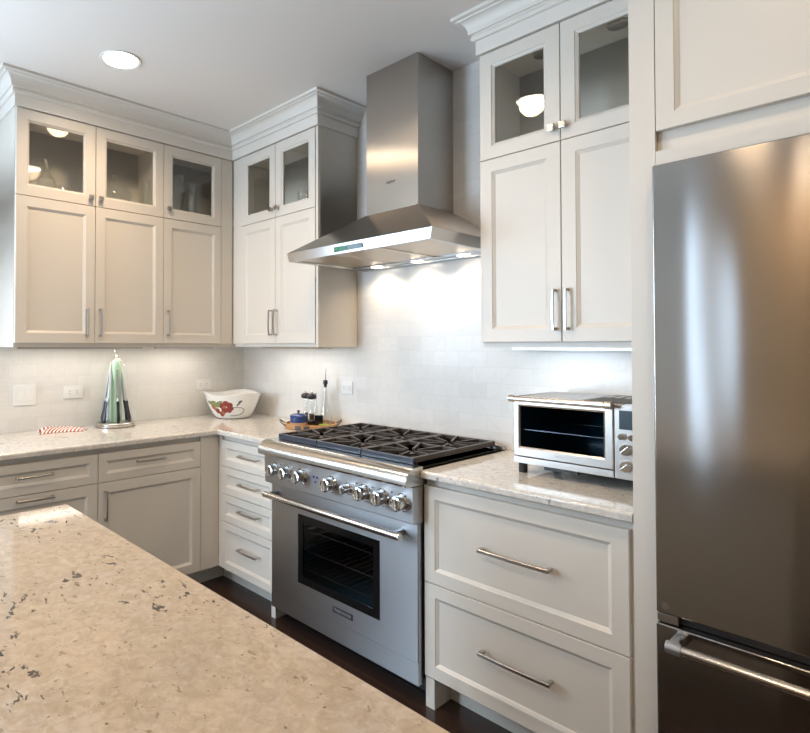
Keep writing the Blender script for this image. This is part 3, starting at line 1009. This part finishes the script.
# door ring
k = B()
x0_, x1_, z0_, z1_ = 0.002, 0.357, 0.066, 0.286
a0, a1, c0, c1 = 0.028, 0.326, 0.102, 0.256
yd = -0.016
rs = [rr(x0_, x1_, z0_, z1_, -0.0005), rr(x0_, x1_, z0_, z1_, yd + 0.003), rr(x0_ + 0.003, x1_ - 0.003, z0_ + 0.003, z1_ - 0.003, yd), rr(a0 - 0.006, a1 + 0.006, c0 - 0.006, c1 + 0.006, yd), rr(a0, a1, c0, c1, yd + 0.004), rr(a0, a1, c0, c1, -0.0005)]
for a, b_ in zip(rs, rs[1:]): fill_ring(k.bm, a, b_)
fill_ring(k.bm, rs[-1], rs[0])
td = k.make('door', M['toastersteel'], to)
B().box(a0, a1, yd + 0.006, yd + 0.009, c0, c1).make('glass', M['toasterglass'], td)
k = B().lathe([(0, -0.010), (0.0095, -0.010), (0.0105, -0.006), (0.0105, 0.340), (0.0095, 0.344), (0, 0.344)], (0.010, -0.045, 0.284), 18, 'x')
k.make('handle', mat('toaster_handle_steel', (0.66, 0.62, 0.58), 0.2, 1.0), td)
for x in (0.012, 0.354):
    B().lathe([(0, -0.010), (0.0125, -0.010), (0.0125, 0.010), (0, 0.010)], (x, -0.045, 0.284), 18, 'x').box(x - 0.007, x + 0.007, -0.043, yd - 0.0003, 0.274, 0.2855, 0.002).make('handle_bracket', M['nickel'], td)
text('lettering', 'Breville', 0.013, M['nickel'], td, (0.180, yd - 0.0004, 0.084), (PI / 2, 0, 0))
# lower skirt and control side
k = B().box(0.002, 0.357, -0.014, -0.0005, TZ0, 0.063, 0.001)
B().box(0.120, 0.240, -0.016, -0.002, 0.028, TZ0 - 0.0005).make('crumb_tray_grip', M['black'], to)
k.make('crumb_tray', M['toastersteel'], to)
ct = B().box(0.360, TW - 0.001, -0.014, -0.0005, TZ0, 0.286, 0.002).make('control_panel', M['toastersteel'], to)
B().box(0.375, 0.455, -0.0155, -0.0135, 0.205, 0.268, 0.001).make('display', M['lcd'], ct)
for (x, z, r) in ((0.384, 0.181, .011), (0.415, 0.181, .011), (0.446, 0.181, .011), (0.396, 0.139, .0185), (0.396, 0.084, .0185)):
    k = B().lathe([(r, 0), (r, 0.010), (r * 0.9, 0.013), (0, 0.013)], (x, -0.0140, z), 24, 'y')
    if r > 0.015:
        k.merge(B().box(-0.003, 0.003, -0.019, -0.012, -r * 0.9, r * 0.9, 0.001).bm, Matrix.Translation((x, -0.0140, z)) @ Matrix.Rotation(0.8, 4, 'Y'))
    k.make('dial' if r > 0.015 else 'button', M['chrome'], ct)
k = B()
k.box(0.0125, 0.3535, 0.002, TD - 0.013, TZ0 + 0.0125, TZ0 + 0.0145).box(0.0125, 0.0145, 0.002, TD - 0.013, TZ0 + 0.015, TZ1 - 0.013)
k.box(0.3515, 0.3535, 0.002, TD - 0.013, TZ0 + 0.015, TZ1 - 0.013).box(0.015, 0.351, TD - 0.015, TD - 0.013, TZ0 + 0.015, TZ1 - 0.013).box(0.015, 0.351, 0.002, TD - 0.015, TZ1 - 0.015, TZ1 - 0.013)
k.make('liner', M['cavity'], to)
k = B()
k.tube([(0.02, 0.012, 0.165), (0.350, 0.012, 0.165)], 0.0028, 6).tube([(0.02, 0.30, 0.165), (0.350, 0.30, 0.165)], 0.0025, 6)
for i in range(22):
    x = 0.028 + i * 0.0152
    k.tube([(x, 0.012, 0.165), (x, 0.30, 0.165)], 0.0014, 5)
k.make('wire_rack', M['rackwire'], to)
for x in (0.022, TW - 0.035):
    for y in (0.02, TD - 0.03):
        B().lathe([(0.015, 0.0), (0.016, 0.006), (0.016, TZ0 - 0.0005)], (x, y, 0), 16).make('foot', M['rubber'], to)

# ------------------------------------------------------------------ ceiling lights
CL = [(0.806, -1.312, 'round recessed light in the ceiling above the left cabinets', 'recessed light'),
      (1.90, -1.24, 'round recessed light in the ceiling over the aisle by the range', 'recessed light'),
      (3.25, -1.24, 'round recessed light in the ceiling before the refrigerator', 'recessed light'),
      (0.80, -2.75, 'round recessed light in the ceiling near the left window', 'recessed light'),
      (2.72, -2.75, 'round recessed light in the ceiling over the island', 'recessed light'),
      (2.72, -4.50, 'unseen recessed light added to wash the back wall with warm light', 'recessed light'),  # added out of view, gives the back wall a warm wash
      (4.10, -2.60, 'round recessed light in the ceiling farthest right, past the end of the island', 'recessed light')]
for (x, y, lab, cat) in CL:
    t = thing('ceiling_light', lab, cat, (x, y, ZC), 0, 'recessed ceiling lights')
    B().lathe([(0.083, 0.0), (0.096, -0.001), (0.094, -0.006), (0.083, -0.004)], (0, 0, 0), 40).make('trim_ring', M['plate'], t)
    B().lathe([(0.0, -0.0035), (0.078, -0.0035), (0.082, -0.001), (0.082, -0.0005), (0.0, -0.0005)], (0, 0, 0), 40).make('lens', M['lampglow'], t)
    l = bpy.data.lights.new('ceiling_lamp', 'SPOT'); l.specular_factor = 0.0; l.energy = 43 if x < 3 else 16; l.color = WARM; l.spot_size = 2.8; l.spot_blend = 0.9; l.shadow_soft_size = 0.07
    lo = bpy.data.objects.new('ceiling_lamp', l); lo.location = (x, y, ZC - 0.02); COL.objects.link(lo)

# under-cabinet light strips
def strip(loc, sx, sy, p):
    area('under_cabinet_glow', loc, (0, 0, 0), sx, sy, p, (1.0, 0.91, 0.80))
strip((0.16, -1.23, ZB - 0.012), 0.04, 0.7, 1.35)
strip((0.16, -0.60, ZB - 0.012), 0.04, 0.4, 0.9)
strip((0.76, -0.16, ZB - 0.012), 0.6, 0.04, 0.95)
strip((2.48, -0.16, ZB - 0.012), 0.55, 0.04, 0.75)


# ------------------------------------------------------------------ outlets and switches
def plate(label, loc, rz, w_, h_, kind):
    nm = 'light_switch' if kind == 'switch' else 'wall_outlet'
    t = thing(nm, label, 'switch' if kind == 'switch' else 'outlet', loc, rz)
    B().box(-w_ / 2, w_ / 2, -0.006, -0.0005, -h_ / 2, h_ / 2, 0.002).make('cover_plate', M['plate'], t)
    if kind == 'switch':
        for x in (-0.023, 0.023):
            B().box(x - 0.0165, x + 0.0165, -0.0085, -0.0062, -0.033, 0.033, 0.001).make('rocker', M['plate'], t)
    else:
        for x in (-0.022, 0.022):
            f = B().box(x - 0.016, x + 0.016, -0.0085, -0.0062, -0.0165, 0.0165, 0.001).make('receptacle', M['plate'], t)
            B().box(x - 0.007, x + 0.005, -0.0090, -0.0083, -0.008, -0.006).box(x - 0.007, x + 0.005, -0.0090, -0.0083, 0.006, 0.008).make('slots', M['slot'], f)
    return t
plate('white double switch plate on the tile left of the striped towel', (0, -1.512, 1.114), LROT, 0.120, 0.118, 'switch')
plate('white horizontal outlet between the switch plate and the knife stand', (0, -1.242, 1.116), LROT, 0.116, 0.074, 'outlet')
plate('white horizontal outlet on the left wall behind the fruit bowl', (0, -0.343, 1.120), LROT, 0.116, 0.072, 'outlet')
plate('white outlet on the range wall right of the oil bottle', (1.062, 0, 1.140), 0, 0.090, 0.074, 'outlet')

# ------------------------------------------------------------------ fruit bowl
bw = thing('fruit_bowl', 'large white flared bowl painted with red fruit on a branch', 'bowl', (0.235, -0.255, ZK))
n = 56
k = B()
def bowl_r(h, a):
    t = h / 0.165
    return 0.106 + 0.086 * (t ** 0.62) + 0.004 * t * math.cos(3 * a)
rings = []
hs = [0.0, 0.004, 0.012, 0.03, 0.055, 0.08, 0.105, 0.135, 0.165]
for h in hs:
    rings.append([k.bm.verts.new((( bowl_r(h, 2 * PI * i / n) if h > 0 else 0.102) * math.cos(2 * PI * i / n), (bowl_r(h, 2 * PI * i / n) if h > 0 else 0.102) * math.sin(2 * PI * i / n),
                 h + (0.006 * (h / 0.15) ** 3 * math.cos(3 * 2 * PI * i / n)))) for i in range(n)])
for h in hs[::-1][:-2]:
    rings.append([k.bm.verts.new(((bowl_r(h, 2 * PI * i / n) - 0.006) * math.cos(2 * PI * i / n), (bowl_r(h, 2 * PI * i / n) - 0.006) * math.sin(2 * PI * i / n),
                 h + 0.002 + (0.006 * (h / 0.15) ** 3 * math.cos(3 * 2 * PI * i / n)))) for i in range(n)])
for a, b_ in zip(rings, rings[1:]):
    for i in range(n):
        j = (i + 1) % n
        k.bm.faces.new((a[i], a[j], b_[j], b_[i]))
k.bm.faces.new(rings[0][::-1]); k.bm.faces.new(rings[-1])
k.make('bowl', M['ceramic'], bw)
B().lathe([(0.103, 0.0002), (0.106, 0.0002), (0.1125, 0.002), (0.110, 0.002)], (0, 0, 0), 48).make('foot_ring', M['slot'], bw)

def on_bowl(a, h, out=0.0008):
    r = bowl_r(h, a) + out
    return Vector((r * math.cos(a), r * math.sin(a), h + 0.006 * (h / 0.15) ** 3 * math.cos(3 * a)))
def decal_blob(k, a, h, ra, rh, rot=0, n_=14):
    """rounded painted patch lying on the bowl's outer side"""
    R0 = 0.16
    c = k.bm.verts.new(on_bowl(a, h, 0.0022))
    mids, outs = [], []
    for i in range(n_):
        t = 2 * PI * i / n_
        u, v = ra * math.cos(t), rh * math.sin(t)
        uu, vv = u * math.cos(rot) - v * math.sin(rot), u * math.sin(rot) + v * math.cos(rot)
        mids.append(k.bm.verts.new(on_bowl(a + uu * 0.6 / R0, h + vv * 0.6, 0.0018)))
        outs.append(k.bm.verts.new(on_bowl(a + uu / R0, h + vv, 0.0004)))
    for i in range(n_):
        j = (i + 1) % n_
        k.bm.faces.new((c, mids[i], mids[j])); k.bm.faces.new((mids[i], outs[i], outs[j], mids[j]))
# the side the photograph sees: world direction towards the camera
A0 = math.atan2(-0.68, 0.73)
k = B(); k2 = B(); k3 = B(); k4 = B()
for (u, h, r) in ((-0.030, 0.085, .017), (-0.008, 0.100, .016), (0.010, 0.088, .017), (-0.020, 0.058, .018), (0.006, 0.060, .017), (-0.062, 0.052, .016), (-0.040, 0.034, .015), (0.020, 0.068, .011)):
    decal_blob(k, A0 + (u * 1.3 - 0.012) / 0.16, h * 1.12 - 0.002, r * 1.25, r * 1.2)
for (u, h, r) in ((-0.085, 0.075, .016), (-0.018, 0.078, .012), (-0.075, 0.060, .012), (-0.030, 0.040, .013)):
    decal_blob(k2, A0 + (u * 1.3 - 0.012) / 0.16, h * 1.12 - 0.002, r * 1.25, r * 1.2)
for (u, h, a, b_, ro) in ((-0.098, 0.098, .030, .010, -0.2), (-0.060, 0.090, .034, .013, 0.15), (-0.045, 0.105, .024, .008, 0.4), (-0.078, 0.108, .018, .006, 0.1)):
    decal_blob(k3, A0 + (u * 1.3 - 0.008) / 0.16, h * 1.12 - 0.004, a * 1.2, b_ * 1.3, ro)
for (u, h, a, b_, ro) in ((0.058, 0.092, .022, .006, 0.9), (0.066, 0.103, .012, .007, 0.3)):
    decal_blob(k4, A0 + u / 0.16, h * 1.15, a, b_, ro)
pts = [on_bowl(A0 + u / 0.16, h, 0.0006) for u, h in ((0.022, 0.082), (0.05, 0.082), (0.08, 0.078), (0.100, 0.066), (0.096, 0.045), (0.078, 0.032), (0.04, 0.026), (0.0, 0.025))]
k4.tube(pts, 0.0022, 6)
k.make('painted_fruit', M['fruitred'], bw); k2.make('painted_fruit', M['fruitorange'], bw)
k3.make('painted_leaves', M['leafgreen'], bw); k4.make('painted_branch', M['stem'], bw)

# ------------------------------------------------------------------ knife stand
KX, KY = 0.130, -1.035
ks = thing('knife_stand', 'round chrome knife stand under a clear bell-shaped dome', 'knife stand', (KX, KY, ZK))
k = B().lathe([(0.110, 0.0), (0.114, 0.003), (0.114, 0.010), (0.109, 0.013), (0.109, 0.022), (0.103, 0.027), (0.0, 0.027)], (0, 0, 0), 48)
k.make('base', M['nickel'], ks)
B().lathe([(0.036, 0.0275), (0.034, 0.10), (0.033, 0.25), (0.030, 0.36), (0.018, 0.395), (0.0, 0.398)], (0, 0, 0), 24).make('green_column', M['greenglass'], ks)
k = B().lathe([(0.101, 0.0275), (0.094, 0.10), (0.083, 0.20), (0.075, 0.29), (0.066, 0.345), (0.052, 0.385), (0.030, 0.408), (0.010, 0.415), (0.0, 0.415)], (0, 0, 0), 40)
k.make('dome', M['dome'], ks)
B().lathe([(0.010, 0.416), (0.013, 0.420), (0.006, 0.428), (0.007, 0.440), (0.013, 0.448), (0.013, 0.458), (0.0, 0.462)], (0, 0, 0), 20).make('finial', M['chrome'], ks)
knives = ['large chef knife', 'serrated bread knife', 'slicing knife', 'utility knife', 'boning knife', 'carving knife']
where = ['leftmost handle', 'second handle from the left', 'third handle from the left', 'rightmost handle', 'at the back left', 'at the back right']
for i in range(6):
    # angles measured around the stand; the camera looks from about -40 degrees
    deg = [-138, -72, -12, 52, 165, 105][i]
    a = math.radians(deg)
    kn = thing('kitchen_knife', 'black-handled kitchen knife upright in the knife stand, %s' % where[i], 'knife',
               (KX + 0.082 * math.cos(a), KY + 0.082 * math.sin(a), ZK + 0.0285), a, 'knives in the stand')
    tilt = -0.15
    mt = Matrix.Rotation(tilt, 4, 'Y')
    h = B(); h.tube([(0, 0, 0), (0.004, 0, 0.02), (0.002, 0, 0.07), (0, 0, 0.125)], [0.008, 0.0105, 0.008, 0.009], 10)
    bmesh.ops.transform(h.bm, matrix=mt, verts=h.bm.verts)
    h.make('handle', M['handleblk'], kn)
    bl = [0.20, 0.21, 0.19, 0.15, 0.16, 0.20][i]; bwid = [0.026, 0.020, 0.018, 0.022, 0.015, 0.018][i]
    h = B()
    h.lathe([(0.0085, 0.1255), (0.0085, 0.140), (0.005, 0.144), (0, 0.144)], (0, 0, 0), 12)
    h.prism([(-bwid * 0.4, 0.142), (bwid * 0.6, 0.142), (bwid * 0.62, 0.142 + bl * 0.55), (-bwid * 0.25, 0.142 + bl), (-bwid * 0.4, 0.142 + bl * 0.9)], -0.0010, 0.0010, 'x')
    bmesh.ops.transform(h.bm, matrix=mt, verts=h.bm.verts)
    h.make('blade', M['blade'], kn)

# ------------------------------------------------------------------ striped towel
def towel():
    k = B()
    nu, nv = 44, 16
    uvl = k.bm.loops.layers.uv.new('UVMap')
    g = {}
    rnd = random.Random(3)
    ph = [rnd.uniform(0, 6.28) for _ in range(6)]
    def top(u, v, lay):
        x = (v - 0.5) * 0.135 * (1 - 0.25 * u); y = (u - 0.5) * 0.235
        wob = 0.006 * math.sin(9 * u + ph[0]) + 0.005 * math.sin(14 * v + 5 * u + ph[1])
        prof = 0.026 * (1 - (2 * v - 1) ** 4) * (1 - (2 * u - 1) ** 6) * (1 - 0.55 * u)
        z = 0.004 + prof + 0.35 * wob * (1 - (2 * u - 1) ** 4)
        x += 0.012 * math.sin(6 * u + ph[2]); y += 0.010 * math.sin(7 * v + ph[3])
        if lay == 0: z = 0.0012
        return (x, y, max(z, 0.0012 if lay == 0 else 0.004))
    for lay in (0, 1):
        for i in range(nu + 1):
            for j in range(nv + 1):
                g[lay, i, j] = k.bm.verts.new(top(i / nu, j / nv, lay))
    def face(vs, uvs):
        f = k.bm.faces.new(vs)
        for lp, uv in zip(f.loops, uvs): lp[uvl].uv = uv
    for lay in (0, 1):
        for i in range(nu):
            for j in range(nv):
                c = [(i, j), (i + 1, j), (i + 1, j + 1), (i, j + 1)]
                face([g[(lay,) + q] for q in c], [(q[0] / nu + 0.25 * q[1] / nv, q[1] / nv) for q in c])
    rim = [(i, 0) for i in range(nu)] + [(nu, j) for j in range(nv)] + [(i, nv) for i in range(nu, 0, -1)] + [(0, j) for j in range(nv, 0, -1)]
    for a, b_ in zip(rim, rim[1:] + rim[:1]):
        face([g[(0,) + a], g[(0,) + b_], g[(1,) + b_], g[(1,) + a]], [(q[0] / nu + 0.25 * q[1] / nv, 0) for q in (a, b_, b_, a)])
    o = k.make('dish_towel', M['stripe'], angle=60)
    o.location = (0.125, -1.345, ZK + 0.0003)
    o.rotation_euler = (0, 0, -0.18)
    return tag(o, 'folded red and white striped dish towel on the left countertop', 'towel')
towel()

# ------------------------------------------------------------------ tray and what stands on it
TX, TY, TR = 0.930, -0.178, 0.155
tr = thing('serving_tray', 'round wooden serving tray with dark metal handles left of the range', 'tray', (TX, TY, ZK))
B().lathe([(0.0, 0.0), (TR - 0.006, 0.0), (TR, 0.006), (TR, 0.024), (TR - 0.003, 0.027), (TR - 0.010, 0.027), (TR - 0.012, 0.014), (0, 0.014)], (0, 0, 0), 56).make('board', M['wood'], tr)
cdir = math.atan2(-0.68, 0.73)
for sgn in (-1, 1):
    a0_ = cdir + sgn * PI / 2
    k = B()
    pts = []
    for i in range(13):
        t = -1 + 2 * i / 12
        a = a0_ + t * 0.30
        r = TR + 0.004 + 0.024 * (1 - t ** 4)
        pts.append((r * math.cos(a), r * math.sin(a), 0.018 + 0.026 * (1 - t * t)))
    k.tube(pts, 0.0035, 8)
    for t in (-1, 1):
        a = a0_ + t * 0.30
        k.lathe([(0.006, 0), (0.006, 0.004), (0, 0.005)], ((TR + 0.003) * math.cos(a), (TR + 0.003) * math.sin(a), 0.012), 10)
    k.make('handle', M['iron'], tr)
for t in (-0.28, 0.06):   # metal straps on the front of the rim
    a = cdir + t - 0.2
    k = B()
    k.merge(B().box(-0.002, 0.003, -0.018, 0.018, 0.002, 0.026, 0.001).bm, Matrix.Rotation(a, 4, 'Z') @ Matrix.Translation((TR + 0.0005, 0, 0)))
    k.make('strap', M['iron'], tr)
zt_ = ZK + 0.0145
e_r = Vector((math.cos(cdir + PI / 2), math.sin(cdir + PI / 2)))    # rightwards as seen in the photograph
e_f = Vector((math.cos(cdir), math.sin(cdir)))                     # towards the viewer
def spot(r, f): return (TX + e_r.x * r + e_f.x * f, TY + e_r.y * r + e_f.y * f, zt_)
po = thing('lidded_pot', 'small blue lidded crock on the left of the wooden tray', 'pot', spot(-0.072, 0.035))
B().lathe([(0.040, 0), (0.046, 0.004), (0.048, 0.020)], (0, 0, 0), 32).make('base', M['terracotta'], po)
B().lathe([(0.048, 0.0202), (0.050, 0.024), (0.050, 0.050), (0.048, 0.053), (0.0, 0.053)], (0, 0, 0), 32).make('bowl', M['cobalt'], po)
ld = B().lathe([(0.051, 0.0532), (0.052, 0.057), (0.040, 0.066), (0.018, 0.071), (0.0, 0.072)], (0, 0, 0), 32).make('lid', M['cobalt'], po)
B().lathe([(0.004, 0.0715), (0.005, 0.077), (0.009, 0.082), (0.008, 0.088), (0.0, 0.091)], (0, 0, 0), 16).make('knob', M['handleblk'], ld)
for i, (r, f, lab) in enumerate(((-0.030, -0.078, 'pepper mill with rounded black top, left one of two on the tray'), (0.006, -0.018, 'pepper mill with rounded black top, right one of two, beside the dark jar'))):
    ml = thing('pepper_mill', lab, 'pepper mill', spot(r, f), 0, 'black-topped mills on the tray')
    B().lathe([(0.024, 0), (0.026, 0.003), (0.026, 0.020), (0.020, 0.024), (0.0, 0.024)], (0, 0, 0), 24).make('base', M['handleblk'], ml)
    B().lathe([(0.019, 0.0245), (0.017, 0.04), (0.019, 0.065), (0.014, 0.085), (0.013, 0.148)], (0, 0, 0), 24).make('glass_body', M['clear'], ml)
    B().lathe([(0.0, 0.026), (0.015, 0.026), (0.014, 0.062), (0.0, 0.064)], (0, 0, 0), 16).make('peppercorns', mat('peppercorns', (0.10, 0.06, 0.04), 0.8), ml)
    B().lathe([(0.013, 0.1485), (0.026, 0.152), (0.031, 0.162), (0.027, 0.174), (0.015, 0.182), (0.0, 0.184)], (0, 0, 0), 28).make('head', M['handleblk'], ml)
    k = B().lathe([(0.007, 0.1845), (0.008, 0.190), (0.004, 0.196), (0.0, 0.200)], (0, 0, 0), 14).make('finial', M['chrome'], ml)
ja = thing('square_jar', 'square black jar in the middle of the wooden tray', 'jar', spot(0.048, 0.010), cdir)
B().box(-0.022, 0.022, -0.025, 0.025, 0, 0.058, 0.003).make('body', M['darkglass'], ja)
ga = thing('glass_tube', 'slim clear glass cruet standing behind the square black jar', 'cruet', spot(0.030, -0.115))
B().lathe([(0.014, 0.0), (0.016, 0.003), (0.016, 0.085), (0.007, 0.105), (0.007, 0.165), (0.009, 0.168)], (0, 0, 0), 20).make('body', M['clear'], ga)
B().lathe([(0.0055, 0.160), (0.0055, 0.178), (0.003, 0.186), (0, 0.186)], (0, 0, 0), 12).make('stopper', M['chrome'], ga)
sp = thing('spoon_rest', 'small lime green dish on the right of the wooden tray', 'dish', spot(0.076, 0.068))
B().lathe([(0.014, 0), (0.026, 0.004), (0.030, 0.011), (0.027, 0.011), (0.018, 0.005), (0, 0.004)], (0, 0, 0), 24).make('dish', M['limegreen'], sp)
ob = thing('oil_bottle', 'tall clear conical oil bottle with pourer spout, right of the tray centre', 'bottle', spot(0.088, -0.030))
B().lathe([(0.0, 0.0), (0.040, 0.0), (0.044, 0.004), (0.044, 0.010), (0.034, 0.065), (0.020, 0.125), (0.012, 0.170), (0.010, 0.225), (0.013, 0.227), (0.013, 0.233), (0.010, 0.234)], (0, 0, 0), 32).make('bottle', M['clear'], ob)
B().lathe([(0.0, 0.220), (0.008, 0.220), (0.010, 0.236), (0.015, 0.242), (0.013, 0.262), (0.0, 0.264)], (0, 0, 0), 18).make('stopper', M['handleblk'], ob)
B().tube([(0, 0, 0.2645), (0.001, 0, 0.290), (0.004, 0.002, 0.330)], [0.0030, 0.0025, 0.0018], 8).make('spout', M['nickel'], ob)

# ------------------------------------------------------------------ glassware in the cabinets
SH = ZG + 0.0205
def glassware(name, label, cat, loc, prof, n_=28, group=None):
    o = B().lathe(prof, (0, 0, 0), n_).make(name, M['clear'])
    o.location = loc
    return tag(o, label, cat, group)
decanter = [(0.0, 0.0), (0.045, 0.0), (0.045, 0.004), (0.012, 0.012), (0.010, 0.03), (0.030, 0.05), (0.052, 0.085), (0.050, 0.115), (0.020, 0.155), (0.013, 0.20), (0.015, 0.235), (0.018, 0.24)]
glassware('glass_decanter', 'clear glass decanter behind the leftmost glass cabinet door', 'decanter', (0.17, -1.455, SH), decanter)
glassware('dessert_glass', 'short footed glass beside the decanter behind the leftmost glass door', 'glass', (0.20, -1.37, SH),
          [(0.0, 0.0), (0.032, 0.0), (0.030, 0.004), (0.006, 0.010), (0.006, 0.035), (0.030, 0.055), (0.038, 0.095)])
glassware('stemmed_glass', 'stemmed goblet left of the decanter behind the leftmost glass door', 'glass', (0.16, -1.56, SH),
          [(0.0, 0.0), (0.034, 0.0), (0.032, 0.004), (0.005, 0.010), (0.005, 0.070), (0.028, 0.095), (0.036, 0.135), (0.030, 0.175)])
glassware('cake_stand', 'clear glass compote with domed lid behind the second glass door', 'glassware', (0.15, -1.06, SH),
          [(0.0, 0.0), (0.055, 0.0), (0.050, 0.006), (0.012, 0.015), (0.012, 0.05), (0.09, 0.075), (0.105, 0.10), (0.10, 0.125), (0.070, 0.165), (0.025, 0.19), (0.010, 0.20), (0.016, 0.225), (0.0, 0.24)], 36)
glassware('glass_pitcher', 'tall glass pitcher at the right behind the second glass door', 'pitcher', (0.20, -0.87, SH),
          [(0.0, 0.0), (0.04, 0.0), (0.045, 0.01), (0.050, 0.06), (0.040, 0.13), (0.036, 0.19), (0.044, 0.225)])
glassware('flute_vase', 'slender glass vase behind the single glass door in the corner', 'vase', (0.20, -0.66, SH),
          [(0.0, 0.0), (0.045, 0.0), (0.042, 0.004), (0.010, 0.014), (0.012, 0.05), (0.026, 0.13), (0.034, 0.25), (0.040, 0.29)])
glassware('flute_vase', 'wider glass vase right of the slender one behind the corner glass door', 'vase', (0.14, -0.53, SH),
          [(0.0, 0.0), (0.05, 0.0), (0.052, 0.02), (0.044, 0.12), (0.050, 0.22), (0.062, 0.27)])
glassware('cut_glass_vase', 'cut glass vase behind the right glass door beside the hood', 'vase', (1.00, -0.16, SH),
          [(0.0, 0.0), (0.05, 0.0), (0.05, 0.01), (0.022, 0.03), (0.024, 0.06), (0.062, 0.12), (0.070, 0.19), (0.060, 0.24), (0.075, 0.27)], 14)
glassware('water_glass', 'plain tumbler left of the cut glass vase beside the hood', 'glass', (0.86, -0.17, SH),
          [(0.0, 0.0), (0.032, 0.0), (0.034, 0.004), (0.040, 0.14)])
